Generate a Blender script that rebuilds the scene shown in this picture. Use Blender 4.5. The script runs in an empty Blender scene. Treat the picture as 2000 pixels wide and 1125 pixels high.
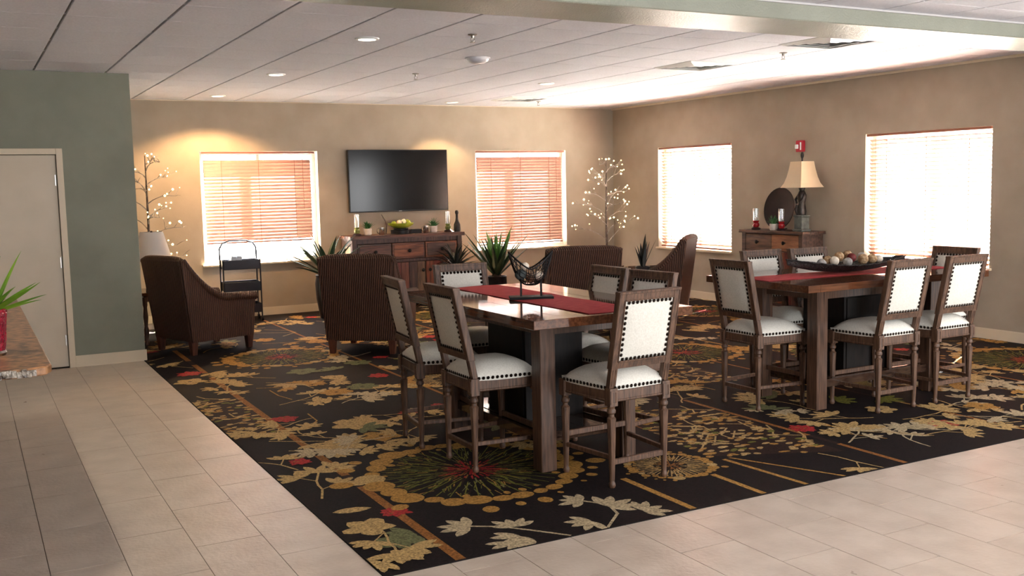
import bpy, bmesh, math, random
from mathutils import Vector, Matrix, Euler
PI = math.pi
rnd = random.Random(7)
C = bpy.context.scene.collection
S = bpy.context.scene

# ------------------------------------------------------------------ camera
F_PX, YAW, PITCH, ROLL, ZC = 1963.23, math.radians(28.4651), math.radians(-5.8901), math.radians(-1.23415), 1.6229
fw = Vector((math.sin(YAW)*math.cos(PITCH), math.cos(YAW)*math.cos(PITCH), math.sin(PITCH)))
r0 = Vector((math.cos(YAW), -math.sin(YAW), 0)); u0 = r0.cross(fw)
rt = math.cos(ROLL)*r0 + math.sin(ROLL)*u0
up = -math.sin(ROLL)*r0 + math.cos(ROLL)*u0
cam_d = bpy.data.cameras.new('camera'); cam = bpy.data.objects.new('camera', cam_d); C.objects.link(cam)
M3 = Matrix((rt, up, -fw)).transposed()
cam.matrix_world = Matrix.Translation((0, 0, ZC)) @ M3.to_4x4()
cam_d.sensor_width = 36; cam_d.lens = 36*F_PX/2000; cam_d.clip_start = .05; cam_d.clip_end = 300
S.camera = cam

def ray(px, py):
    return rt*((px-1000)/F_PX) + up*(-(py-562.5)/F_PX) + fw
def at_z(px, py, z=0):
    d = ray(px, py); t = (z-ZC)/d.z; return (d.x*t, d.y*t)

# ------------------------------------------------------------------ world, sun, large lights, exposure
W = bpy.data.worlds.new('sky'); S.world = W; W.use_nodes = True
bg = W.node_tree.nodes['Background']; bg.inputs[0].default_value = (.80, .90, 1, 1); bg.inputs[1].default_value = 12.0
def lamp(name, kind, loc, energy, color=(1, 1, 1), rot=(0, 0, 0), **kw):
    d = bpy.data.lights.new(name, kind); d.energy = energy; d.color = color
    for k, v in kw.items(): setattr(d, k, v)
    o = bpy.data.objects.new(name, d); C.objects.link(o); o.location = loc; o.rotation_euler = rot
    return o
SUN_AZ, SUN_EL = math.radians(26.5), math.radians(42)     # azimuth from +X towards +Y
sd = Vector((math.cos(SUN_AZ)*math.cos(SUN_EL), math.sin(SUN_AZ)*math.cos(SUN_EL), math.sin(SUN_EL)))
sun = lamp('sun', 'SUN', (20, 10, 20), 430, (1, .95, .87), angle=math.radians(.6))
sun.rotation_euler = sd.to_track_quat('Z', 'Y').to_euler()
# daylight from the lobby windows behind the camera
lamp('lobby_window_light', 'AREA', (4.6, -3.2, 1.5), 500, (.94, .97, 1), (math.radians(90), 0, 0), shape='RECTANGLE', size=6.0, size_y=2.0)
# fill light added out of frame on the right to brighten the lobby
lamp('lobby_side_fill', 'AREA', (8.7, 1.6, 1.45), 160, (.96, .98, 1), (math.radians(90), 0, math.radians(90)), shape='RECTANGLE', size=2.2, size_y=1.4)
S.view_settings.view_transform = 'Standard'; S.view_settings.look = 'None'
S.view_settings.exposure = 0.0; S.view_settings.gamma = 1.0; S.view_settings.use_curve_mapping = False
S.cycles.max_bounces = 8; S.cycles.diffuse_bounces = 5; S.cycles.sample_clamp_indirect = 60.0

# ------------------------------------------------------------------ materials
def lin(c):
    return tuple(((v/255)/12.92 if v/255 <= .04045 else ((v/255+.055)/1.055)**2.4) for v in c)
def newmat(name):
    m = bpy.data.materials.new(name); m.use_nodes = True
    return m, m.node_tree, m.node_tree.nodes['Principled BSDF']
def setp(b, **k):
    for n, v in k.items(): b.inputs[n.replace('_', ' ')].default_value = v
def plain(name, rgb, rough=.6, metal=0, spec=.5, **kw):
    m, t, b = newmat(name)
    b.inputs['Base Color'].default_value = (*lin(rgb), 1)
    setp(b, Roughness=rough, Metallic=metal, Specular_IOR_Level=spec)
    for k, v in kw.items(): b.inputs[k].default_value = v
    return m
def noisy(name, c1, c2, scale=8, stretch=(1, 1, 1), rough=.6, bump=0, bscale=None, spec=.5, detail=4, lo=.35, hi=.65, metal=0, world=False, rough2=None):
    m, t, b = newmat(name); N = t.nodes; L = t.links
    tc = N.new('ShaderNodeTexCoord'); mp = N.new('ShaderNodeMapping'); mp.inputs['Scale'].default_value = stretch
    if world:
        g = N.new('ShaderNodeNewGeometry'); L.new(g.outputs['Position'], mp.inputs['Vector'])
    else: L.new(tc.outputs['Object'], mp.inputs['Vector'])
    nz = N.new('ShaderNodeTexNoise'); nz.inputs['Scale'].default_value = scale; nz.inputs['Detail'].default_value = detail
    L.new(mp.outputs[0], nz.inputs['Vector'])
    cr = N.new('ShaderNodeValToRGB'); e = cr.color_ramp.elements
    e[0].position = lo; e[1].position = hi; e[0].color = (*lin(c1), 1); e[1].color = (*lin(c2), 1)
    L.new(nz.outputs['Fac'], cr.inputs[0]); L.new(cr.outputs[0], b.inputs['Base Color'])
    setp(b, Roughness=rough, Specular_IOR_Level=spec, Metallic=metal)
    if rough2 is not None:
        mr = N.new('ShaderNodeMapRange'); mr.inputs[3].default_value = rough; mr.inputs[4].default_value = rough2
        L.new(nz.outputs['Fac'], mr.inputs[0]); L.new(mr.outputs[0], b.inputs['Roughness'])
    if bump:
        n2 = N.new('ShaderNodeTexNoise'); n2.inputs['Scale'].default_value = bscale or scale*3
        L.new(mp.outputs[0], n2.inputs['Vector'])
        bp = N.new('ShaderNodeBump'); bp.inputs['Strength'].default_value = bump; bp.inputs['Distance'].default_value = .01
        L.new(n2.outputs['Fac'], bp.inputs['Height']); L.new(bp.outputs[0], b.inputs['Normal'])
    return m
def emit(name, rgb, strength):
    m, t, b = newmat(name)
    b.inputs['Base Color'].default_value = (0.8, .8, .8, 1)
    b.inputs['Emission Color'].default_value = (*lin(rgb), 1); b.inputs['Emission Strength'].default_value = strength
    return m
def trans(name, rgb, rgb_t, w, rough=.5):          # thin sheet that lets some light through
    m, t, b = newmat(name); N = t.nodes; L = t.links
    b.inputs['Base Color'].default_value = (*lin(rgb), 1); b.inputs['Roughness'].default_value = rough
    tr = N.new('ShaderNodeBsdfTranslucent'); tr.inputs[0].default_value = (*lin(rgb_t), 1)
    mx = N.new('ShaderNodeMixShader'); mx.inputs[0].default_value = w
    L.new(b.outputs[0], mx.inputs[1]); L.new(tr.outputs[0], mx.inputs[2]); L.new(mx.outputs[0], N['Material Output'].inputs[0])
    return m
def glass(name, tint=(1, 1, 1), refl=.08):
    m, t, b = newmat(name); N = t.nodes; L = t.links; N.remove(b)
    tp = N.new('ShaderNodeBsdfTransparent'); tp.inputs[0].default_value = (*tint, 1)
    gl = N.new('ShaderNodeBsdfGlossy'); gl.inputs['Roughness'].default_value = .02
    lw = N.new('ShaderNodeLayerWeight'); lw.inputs[0].default_value = .35
    ml = N.new('ShaderNodeMath'); ml.operation = 'MULTIPLY_ADD'; ml.inputs[1].default_value = .3; ml.inputs[2].default_value = refl
    L.new(lw.outputs['Facing'], ml.inputs[0])
    mx = N.new('ShaderNodeMixShader'); L.new(ml.outputs[0], mx.inputs[0])
    L.new(tp.outputs[0], mx.inputs[1]); L.new(gl.outputs[0], mx.inputs[2]); L.new(mx.outputs[0], N['Material Output'].inputs[0])
    return m

def wicker():
    m, t, b = newmat('wicker'); N = t.nodes; L = t.links
    tc = N.new('ShaderNodeTexCoord'); sx = N.new('ShaderNodeSeparateXYZ'); L.new(tc.outputs['Object'], sx.inputs[0])
    ad = N.new('ShaderNodeMath'); ad.operation = 'ADD'; L.new(sx.outputs[0], ad.inputs[0]); L.new(sx.outputs[1], ad.inputs[1])
    nz = N.new('ShaderNodeTexNoise'); nz.inputs['Scale'].default_value = 30; L.new(tc.outputs['Object'], nz.inputs['Vector'])
    m1 = N.new('ShaderNodeMath'); m1.operation = 'MULTIPLY_ADD'; m1.inputs[1].default_value = 290; L.new(ad.outputs[0], m1.inputs[0])
    m2 = N.new('ShaderNodeMath'); m2.operation = 'MULTIPLY'; m2.inputs[1].default_value = 2.5; L.new(nz.outputs['Fac'], m2.inputs[0]); L.new(m2.outputs[0], m1.inputs[2])
    sn = N.new('ShaderNodeMath'); sn.operation = 'SINE'; L.new(m1.outputs[0], sn.inputs[0])
    mr = N.new('ShaderNodeMapRange'); mr.inputs[1].default_value = -1; L.new(sn.outputs[0], mr.inputs[0])
    wv = N.new('ShaderNodeTexNoise'); wv.inputs['Scale'].default_value = 6
    mp = N.new('ShaderNodeMapping'); mp.inputs['Scale'].default_value = (40, 40, 2); L.new(tc.outputs['Object'], mp.inputs[0]); L.new(mp.outputs[0], wv.inputs['Vector'])
    cr = N.new('ShaderNodeValToRGB'); e = cr.color_ramp.elements
    e[0].color = (*lin((50, 33, 26)), 1); e[1].color = (*lin((98, 65, 48)), 1)
    mm = N.new('ShaderNodeMath'); mm.operation = 'MULTIPLY'; L.new(mr.outputs[0], mm.inputs[0]); L.new(wv.outputs['Fac'], mm.inputs[1])
    m3 = N.new('ShaderNodeMath'); m3.operation = 'MULTIPLY'; m3.inputs[1].default_value = 1.7; L.new(mm.outputs[0], m3.inputs[0])
    L.new(m3.outputs[0], cr.inputs[0]); L.new(cr.outputs[0], b.inputs['Base Color'])
    bp = N.new('ShaderNodeBump'); bp.inputs['Strength'].default_value = .8; bp.inputs['Distance'].default_value = .006
    L.new(mr.outputs[0], bp.inputs['Height']); L.new(bp.outputs[0], b.inputs['Normal'])
    setp(b, Roughness=.6, Specular_IOR_Level=.3)
    return m

MT = {}
MT['tan'] = noisy('tan_wall_paint', (160, 146, 128), (168, 154, 136), 3, rough=.75, bump=.12, bscale=160, world=True, spec=.25)
MT['green'] = noisy('sage_wall_paint', (128, 129, 114), (135, 136, 121), 3, rough=.7, bump=.15, bscale=160, world=True, spec=.25)
MT['green_lit'] = noisy('sage_paint_lit', (136, 138, 124), (145, 147, 133), 3, rough=.42, bump=.35, bscale=90, world=True)  # same sage paint as the wall; light on the beam put into a lighter tone
MT['cream'] = plain('cream_trim_paint', (208, 192, 166), .5)
MT['door'] = noisy('door_paint', (198, 183, 160), (204, 189, 167), 4, rough=.5, world=True)
MT['tile'] = noisy('ceiling_tile', (208, 208, 215), (219, 219, 226), 60, rough=.9, bump=.3, bscale=220, world=True, spec=.1)
MT['tee'] = plain('ceiling_grid', (190, 187, 186), .6)
MT['teeshade'] = plain('ceiling_grid_shade', (120, 115, 112), .7)  # shade in the tile reveal put into a darker grey for the main tees
MT['slab'] = plain('plenum', (120, 118, 116), .9)
MT['floor'] = noisy('floor_tile', (186, 170, 155), (202, 187, 172), 5, rough=.22, bump=.25, bscale=45, world=True, rough2=.42, spec=.5)
MT['grout'] = plain('grout', (120, 108, 96), .9)
MT['white'] = plain('white_metal', (225, 225, 222), .4)
MT['whiteplastic'] = plain('white_plastic', (205, 203, 208), .4)
MT['alum'] = plain('window_aluminium', (210, 208, 204), .45)
MT['pane'] = glass('window_glass')
MT['slat'] = trans('blind_slat', (172, 134, 118), (200, 146, 128), .012, .45)
MT['blindwood'] = noisy('blind_wood', (130, 76, 52), (150, 90, 64), 10, (1, 1, 8), .45)
MT['cord'] = plain('blind_cord', (140, 90, 70), .8)
MT['lens'] = emit('light_lens', (255, 236, 205), 9)
MT['steel'] = plain('brushed_steel', (170, 165, 160), .3, 1)
MT['chairwood'] = noisy('weathered_oak', (64, 43, 31), (108, 78, 58), 5, (16, 16, 1.6), .5, bump=.2, bscale=30)
MT['linen'] = noisy('linen', (212, 208, 197), (226, 222, 212), 120, rough=.85, bump=.15, bscale=500, spec=.2)
MT['nail'] = plain('nailhead', (44, 34, 28), .35, .9)
MT['tablewood'] = noisy('table_wood', (72, 41, 26), (100, 61, 38), 4, (1.2, 14, 14), .06, rough2=.09)
MT['tablewood_leg'] = noisy('table_leg_wood', (62, 42, 32), (100, 72, 55), 4, (14, 14, 1.2), .4, bump=.08)
MT['tabledark'] = noisy('table_dark_wood', (16, 12, 11), (28, 20, 17), 5, (10, 10, 2), .5, spec=.2)
MT['shelfwood'] = noisy('shelf_wood', (46, 32, 26), (70, 50, 38), 5, (2, 12, 12), .07)
MT['red'] = noisy('red_runner', (160, 50, 58), (192, 78, 80), 14, (1, 6, 6), .8, bump=.3, bscale=60, spec=.2)
MT['iron'] = plain('black_iron', (24, 20, 20), .45, .6)
MT['black'] = plain('black_lacquer', (14, 13, 15), .5, 0, .3)
MT['wicker'] = wicker()
MT['chairleg'] = noisy('reddish_leg_wood', (70, 38, 27), (96, 54, 38), 6, (10, 10, 1), .45)
MT['cushion'] = noisy('brown_seat_fabric', (86, 62, 48), (100, 74, 58), 60, rough=.9)
MT['planks'] = [noisy('reclaimed_plank_%d' % i, a, b, 4, s, .5, bump=.2, bscale=14) for i, (a, b, s) in enumerate([
    ((70, 36, 24), (112, 62, 42), (10, 10, 1.2)), ((88, 44, 26), (140, 74, 44), (10, 10, 1.2)), ((56, 36, 30), (92, 64, 52), (10, 10, 1.2)),
    ((74, 34, 26), (126, 54, 40), (10, 10, 1.2)), ((64, 46, 34), (116, 86, 58), (10, 10, 1.2))])]
MT['planksh'] = [noisy('reclaimed_board_%d' % i, a, b, 4, (1.2, 10, 10), .5, bump=.2, bscale=14) for i, (a, b) in enumerate([
    ((66, 38, 28), (108, 66, 48)), ((58, 40, 34), (96, 70, 58)), ((90, 50, 32), (140, 84, 54))])]
MT['planky'] = [noisy('console_board_%d' % i, a, b, 4, (10, 1.2, 10), .5, bump=.2, bscale=14) for i, (a, b) in enumerate([
    ((66, 44, 34), (112, 78, 58)), ((58, 42, 36), (96, 72, 60)), ((120, 74, 46), (160, 104, 70))])]
MT['pale'] = plain('pale_panel', (196, 176, 150), .6)
MT['knob'] = plain('dark_knob', (22, 17, 15), .4, .5)
MT['screen'] = plain('tv_screen', (6, 7, 11), .14, 0, .3)
MT['tvframe'] = plain('tv_frame', (14, 14, 15), .35)
MT['leafdark'] = noisy('agave_leaf', (28, 46, 32), (48, 74, 44), 4, (1, 1, 1), .45)
MT['leafgreen'] = noisy('agave_inner_leaf', (62, 110, 48), (92, 142, 70), 4, rough=.45)
MT['leafblack'] = noisy('dark_leaf', (18, 22, 20), (34, 40, 34), 5, rough=.5)
MT['leafbright'] = noisy('bright_leaf', (78, 126, 22), (128, 170, 46), 6, rough=.45)
MT['herb'] = noisy('small_leaf', (34, 84, 40), (66, 122, 58), 20, rough=.5)
MT['pot'] = plain('black_pot', (20, 20, 26), .3)
MT['potwhite'] = noisy('white_pot', (186, 176, 166), (206, 198, 188), 20, rough=.6)
MT['soil'] = plain('soil', (40, 30, 24), .9)
MT['limebowl'] = noisy('lime_ceramic', (136, 150, 34), (168, 178, 64), 8, rough=.3)
MT['ivory'] = noisy('ivory', (222, 206, 186), (236, 224, 206), 30, rough=.6)
MT['ballred'] = noisy('red_ball', (92, 22, 22), (126, 36, 32), 30, rough=.6)
MT['balltan'] = noisy('tan_ball', (150, 112, 74), (206, 176, 138), 40, rough=.8, bump=.5, bscale=60)
MT['ballgrey'] = noisy('grey_ball', (150, 144, 138), (182, 176, 170), 40, rough=.7)
MT['stonedark'] = noisy('dark_stone', (52, 58, 58), (76, 82, 80), 14, rough=.6)
MT['shade'] = trans('cream_shade', (222, 204, 172), (236, 206, 160), .35, .8)
MT['shadewhite'] = trans('white_shade', (214, 208, 204), (220, 212, 204), .3, .8)
MT['bronze'] = noisy('dark_bronze', (26, 22, 20), (56, 50, 46), 20, rough=.45, metal=.3, bump=.4)
MT['stoneplinth'] = noisy('grey_green_plinth', (70, 76, 72), (98, 104, 98), 16, rough=.6)
MT['plate'] = noisy('dark_plate', (26, 13, 12), (42, 22, 19), 8, rough=.5, spec=.25)
MT['redglass'] = plain('red_ceramic', (150, 30, 34), .25)
MT['darkfoot'] = plain('dark_foot', (40, 16, 18), .4)
MT['greenfoot'] = noisy('olive_ceramic', (92, 98, 40), (130, 136, 70), 20, rough=.35)
MT['tube'] = glass('clear_glass', (.97, .98, .98), .12)
MT['candle'] = plain('white_candle', (232, 228, 218), .5)
MT['alarmred'] = plain('alarm_red', (176, 22, 44), .4)
MT['strobe'] = plain('strobe_lens', (228, 228, 228), .2)
MT['cartmetal'] = plain('cart_metal', (34, 32, 40), .4, .3)
MT['papers'] = plain('pale_folder', (164, 180, 200), .5)
MT['bark'] = noisy('tree_bark', (62, 50, 42), (108, 94, 84), 20, (3, 3, 1), .8)
MT['twig'] = noisy('twig', (130, 118, 108), (176, 166, 156), 20, rough=.7)
MT['bulb'] = emit('warm_bulb', (255, 226, 150), 7)
MT['granite'] = noisy('brown_granite', (74, 50, 36), (168, 122, 84), 22, rough=.3, detail=8, lo=.38, hi=.62)
MT['graniteedge'] = noisy('chiselled_granite_edge', (60, 44, 34), (196, 184, 168), 30, rough=.3, bump=1, bscale=50)
MT['counterbody'] = noisy('counter_wood', (70, 46, 34), (96, 66, 48), 4, (8, 8, 1), .5)
MT['vasered'] = noisy('red_foil', (104, 10, 30), (146, 26, 46), 40, rough=.25, bump=.8, bscale=60)
MT['silver'] = plain('silver', (196, 190, 184), .22, 1)
MT['pavement'] = plain('sunny_pavement', (214, 210, 204), .9)
MT['faroutside'] = noisy('evergreen_outside', (30, 26, 24), (52, 44, 38), 5, rough=.9)
MT['driftwood'] = noisy('driftwood', (80, 56, 40), (140, 100, 70), 12, rough=.7, bump=.4)
MT['whitetop_glare'] = plain('pale_top_and_glare', (206, 200, 194), .08)

# ------------------------------------------------------------------ mesh builder
class MB:
    def __init__(s): s.v = []; s.f = []; s.m = []; s.M = None; s.mi = 0
    def add(s, vs, fs):
        n = len(s.v)
        if s.M is not None: vs = [tuple(s.M @ Vector(v)) for v in vs]
        s.v += [tuple(v) for v in vs]; s.f += [tuple(i+n for i in f) for f in fs]; s.m += [s.mi]*len(fs); return s
    def box(s, x0, x1, y0, y1, z0, z1):
        return s.add([(x, y, z) for z in (z0, z1) for y in (y0, y1) for x in (x0, x1)],
                     [(0, 2, 3, 1), (4, 5, 7, 6), (0, 1, 5, 4), (2, 6, 7, 3), (0, 4, 6, 2), (1, 3, 7, 5)])
    def bar(s, p, q, w, h, upv=(0, 0, 1)):
        p, q = Vector(p), Vector(q); d = (q-p).normalized(); a = d.cross(Vector(upv)).normalized()*(w/2); b = a.cross(d).normalized()*(h/2)
        vs = [c+sa*a+sb*b for c in (p, q) for sa, sb in ((-1, -1), (1, -1), (1, 1), (-1, 1))]
        return s.add(vs, [(3, 2, 1, 0), (4, 5, 6, 7), (0, 1, 5, 4), (1, 2, 6, 5), (2, 3, 7, 6), (3, 0, 4, 7)])
    def lathe(s, prof, n=16, c=(0, 0, 0), flute=0, fz=(0, 9), sx=1, sy=1, rot=0):
        vs = []; fs = []
        for r, z in prof:
            for i in range(n):
                a = 2*PI*i/n+rot; k = r*(1-(flute if (i % 2 and fz[0] <= z <= fz[1]) else 0))
                vs.append((c[0]+k*sx*math.cos(a), c[1]+k*sy*math.sin(a), c[2]+z))
        for j in range(len(prof)-1):
            for i in range(n):
                fs.append((j*n+i, j*n+(i+1) % n, (j+1)*n+(i+1) % n, (j+1)*n+i))
        if prof[0][0] > 1e-6: fs.append(tuple(reversed(range(n))))
        if prof[-1][0] > 1e-6: fs.append(tuple((len(prof)-1)*n+i for i in range(n)))
        return s.add(vs, fs)
    def tube(s, pts, r, n=6, closed=False):
        P = [Vector(p) for p in pts]; k = len(P); R = r if isinstance(r, (list, tuple)) else [r]*k
        vs = []; fs = []; ref = None
        for j in range(k):
            if closed: t = P[(j+1) % k]-P[j-1]
            else: t = P[min(j+1, k-1)]-P[max(j-1, 0)]
            t.normalize()
            if ref is None: ref = Vector((0, 0, 1)) if abs(t.z) < .9 else Vector((1, 0, 0))
            a = t.cross(ref).normalized(); b = t.cross(a).normalized(); ref = a.cross(t)
            for i in range(n):
                an = 2*PI*i/n; vs.append(P[j]+(a*math.cos(an)+b*math.sin(an))*R[j])
        for j in range(k if closed else k-1):
            j2 = (j+1) % k
            for i in range(n): fs.append((j*n+i, j2*n+i, j2*n+(i+1) % n, j*n+(i+1) % n))
        if not closed: fs += [tuple(range(n)), tuple((k-1)*n+i for i in reversed(range(n)))]
        return s.add(vs, fs)
    def sphere(s, c, r, nu=10, nv=7, sc=(1, 1, 1), jit=0, rr=None):
        vs = [(c[0], c[1], c[2]+r*sc[2])]
        for j in range(1, nv):
            th = PI*j/nv
            for i in range(nu):
                a = 2*PI*i/nu; k = r*(1+(rr.uniform(-jit, jit) if jit else 0))
                vs.append((c[0]+k*sc[0]*math.sin(th)*math.cos(a), c[1]+k*sc[1]*math.sin(th)*math.sin(a), c[2]+k*sc[2]*math.cos(th)))
        vs.append((c[0], c[1], c[2]-r*sc[2])); fs = []
        for i in range(nu): fs.append((0, 1+i, 1+(i+1) % nu))
        for j in range(nv-2):
            for i in range(nu): fs.append((1+j*nu+i, 1+(j+1)*nu+i, 1+(j+1)*nu+(i+1) % nu, 1+j*nu+(i+1) % nu))
        b = 1+(nv-2)*nu; e = len(vs)-1
        for i in range(nu): fs.append((e, b+(i+1) % nu, b+i))
        return s.add(vs, fs)
    def prism(s, poly, lo, hi, axis='x'):
        def P(a, b, h): return {'x': (h, a, b), 'y': (a, h, b), 'z': (a, b, h)}[axis]
        n = len(poly); vs = [P(a, b, lo) for a, b in poly]+[P(a, b, hi) for a, b in poly]
        fs = [tuple(reversed(range(n))), tuple(range(n, 2*n))]+[(i, (i+1) % n, n+(i+1) % n, n+i) for i in range(n)]
        return s.add(vs, fs)
    def leaf(s, base, az, el, L, Wd, curl=.8, seg=7, th=.12, droop=0):
        """long pointed solid leaf: leaves base at azimuth az and elevation el, bending outward by curl"""
        p = Vector(base); vs = []; fs = []; h = Vector((math.cos(az), math.sin(az), 0)); side = Vector((-math.sin(az), math.cos(az), 0))
        for j in range(seg+1):
            t = j/seg; e = el-curl*t*t-droop*t
            w = Wd/2*(.55+.45*math.sin(min(1, t/.35)*PI/2))*(1-t**2.2)+.0008
            d = h*math.cos(e)+Vector((0, 0, 1))*math.sin(e); nrm = -h*math.sin(e)+Vector((0, 0, 1))*math.cos(e)
            vs += [p-side*w+nrm*w*.35, p-nrm*w*th, p+side*w+nrm*w*.35, p+nrm*w*th*.8]
            p = p+d*(L/seg)
        for j in range(seg):
            for i in range(4): fs.append((j*4+i, j*4+(i+1) % 4, j*4+4+(i+1) % 4, j*4+4+i))
        fs += [(3, 2, 1, 0), tuple(seg*4+i for i in range(4))]
        return s.add(vs, fs)
    def build(s, name, mat, parent=None, smooth=None, bevel=0, kind=None, label=None):
        me = bpy.data.meshes.new(name); me.from_pydata([tuple(v) for v in s.v], [], s.f)
        mats = mat if isinstance(mat, list) else [mat]
        for m in mats: me.materials.append(MT[m] if isinstance(m, str) else m)
        if len(mats) > 1: me.polygons.foreach_set('material_index', s.m)
        bm = bmesh.new(); bm.from_mesh(me); bmesh.ops.recalc_face_normals(bm, faces=bm.faces)
        if bevel:
            ed = [e for e in bm.edges if len(e.link_faces) == 2 and e.calc_face_angle(0) > .6]
            bmesh.ops.bevel(bm, geom=ed, offset=bevel, segments=1, affect='EDGES', clamp_overlap=True)
        bm.to_mesh(me); bm.free()
        if smooth is not None:
            me.polygons.foreach_set('use_smooth', [True]*len(me.polygons)); me.set_sharp_from_angle(angle=math.radians(smooth))
        me.update()
        o = bpy.data.objects.new(name, me); C.objects.link(o)
        if parent: o.parent = parent
        if kind: o['kind'] = kind
        if label: o['label'] = label
        return o
def tag(o, label, cat, group=None):
    o['label'] = label; o['category'] = cat
    if group: o['group'] = group
    return o
def thing(name, label, cat, loc=(0, 0, 0), rz=0, group=None):
    o = bpy.data.objects.new(name, None); C.objects.link(o); o.location = loc; o.rotation_euler = (0, 0, rz); o.empty_display_size = .05
    return tag(o, label, cat, group)
def struct(o): o['kind'] = 'structure'; return o
KIDS = {}
def dup(root, loc, rz, label=None, group=None):
    r = root.copy(); C.objects.link(r); r.location = loc; r.rotation_euler = (0, 0, rz)
    if label: r['label'] = label
    if group: r['group'] = group
    for ch in list(root.children):
        c = ch.copy(); C.objects.link(c); c.parent = r
        for g in list(ch.children):
            d = g.copy(); C.objects.link(d); d.parent = c
    return r
def link_copy(o, loc, parent=None):
    c = o.copy(); C.objects.link(c); c.location = loc
    if parent: c.parent = parent
    return c

# ------------------------------------------------------------------ the room
H = 2.74; XR = 8.809; YB = 12.903; YG = 10.173; XG = 1.457; TH = .20; XL = -4.0; YF = -3.4
def wall_open(name, axis, c0, c1, a0, a1, openings, mat, ztop=H+.1):
    """wall slab between c0..c1 across its thickness, a0..a1 along it, with rectangular openings (lo, hi, z0, z1)"""
    mb = MB()
    def bx(lo, hi, z0, z1):
        if hi-lo > 1e-4 and z1-z0 > 1e-4:
            mb.box(lo, hi, c0, c1, z0, z1) if axis == 'x' else mb.box(c0, c1, lo, hi, z0, z1)
    p = a0
    for lo, hi, z0, z1 in sorted(openings):
        bx(p, lo, 0, ztop); bx(lo, hi, 0, z0); bx(lo, hi, z1, ztop); p = hi
    bx(p, a1, 0, ztop)
    return struct(mb.build(name, mat))
W1 = (2.62, 4.13, .69, 2.11); W2 = (6.45, 7.955, .69, 2.11)
W3 = (10.19, 11.765, .675, 2.10); W4 = (6.41, 7.975, .70, 2.09)
wall_open('wall_back', 'x', YB, YB+TH, XL-TH, XR+TH, [W1, W2], 'tan')
wall_open('wall_right', 'y', XR, XR+TH, YF-.2, YB, [W3, W4], 'tan')
wall_open('wall_left', 'y', XL-TH, XL, YF-.2, YB, [], 'green')
wall_open('wall_front', 'x', YF-TH, YF, XL, XR, [], 'tan')
DX0, DX1, DZ = -.24, .835, 2.04
wall_open('wall_green', 'x', YG, YG+.14, XL, XG, [(DX0+.055, DX1-.055, 0, DZ-.055)], 'green')
wall_open('wall_return', 'y', XG-.14, XG, YG+.14, YB, [], 'green')
# baseboards
def baseboard(name, x0, x1, y0, y1):
    return struct(MB().box(x0, x1, y0, y1, 0, .10).box(min(x0, x1)+(.004 if x1-x0 < .05 else 0), max(x0, x1)-(.004 if x1-x0 < .05 else 0), y0+(.004 if y1-y0 < .05 else 0), y1-(.004 if y1-y0 < .05 else 0), .10, .108).build(name, 'cream'))
baseboard('baseboard_back', XG, XR, YB-.015, YB)
baseboard('baseboard_right', XR-.015, XR, YF, YB-.015)
baseboard('baseboard_green', DX1, XG+.012, YG-.015, YG)
# ceiling: plenum slab, grid tees, tiles
ceil = struct(MB().box(XL-TH, XR+TH, YF-TH, YB+TH, H+.06, H+.22).build('ceiling', 'slab'))
GX0, GY0, G = .641, 6.98, .6096
BY0, BY1, BZ = 4.881, 5.411, 2.626
tee = MB()
teed = MB()
xs = [GX0+G*k for k in range(-8, 15) if XL < GX0+G*k < XR]; ys = [GY0+G*k for k in range(-18, 11) if YF < GY0+G*k < YB]
for x in xs: teed.box(x-.012, x+.012, YF, YB, H+.012, H+.035)
for y in ys: tee.box(XL, XR, y-.012, y+.012, H+.003, H+.02)
tee.build('cross_tee', 'tee', ceil, kind='stuff'); teed.build('main_tee', 'teeshade', ceil, kind='stuff')
tm = MB().box(-.297, .297, -.3015, .3015, 0, .018).build('ceiling_tile', 'tile', ceil, bevel=.003)
field = MB(); first = True
for ix in range(-8, 15):
    for iy in range(-18, 11):
        x0, x1 = GX0+G*ix, GX0+G*(ix+1); y0, y1 = GY0+G*iy, GY0+G*(iy+1)
        cx0, cx1, cy0, cy1 = max(x0, XL), min(x1, XR), max(y0, YF), min(y1, YB)
        if cx1-cx0 < .05 or cy1-cy0 < .05: continue
        if y0 > YG and x1 < XG: continue
        seen = (x1 > -.1 and y0 > 4.9) or (x1 > 4.0 and y0 > 2.9)
        full = cx1-cx0 > G-.01 and cy1-cy0 > G-.01
        if seen and full:
            if first: tm.location = ((x0+x1)/2, (y0+y1)/2, H-.003); first = False
            else: link_copy(tm, ((x0+x1)/2, (y0+y1)/2, H-.003), ceil)
        elif seen:
            MB().box(cx0+.008, cx1-.008, cy0+.004, cy1-.004, H-.003, H+.015).build('ceiling_tile', 'tile', ceil, bevel=.003)
        else: field.box(cx0+.008, cx1-.008, cy0+.004, cy1-.004, H-.003, H+.015)
field.build('ceiling_tile_field', 'tile', ceil, kind='stuff')
struct(MB().box(XR-.022, XR, BY1, YB, H-.03, H-.004).build('trim_1', 'cream'))
struct(MB().box(XG, XR-.022, YB-.018, YB, H-.012, H-.004).build('trim_2', 'cream'))
# dropped beam between lobby and lounge
struct(MB().box(XL, XR, BY0, BY1, BZ, H-.004).build('ceiling_beam', 'green_lit', bevel=.006))
struct(MB().box(XL, XR, BY0-.02, BY0, H-.016, H-.004).build('trim_3', 'tee'))

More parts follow.
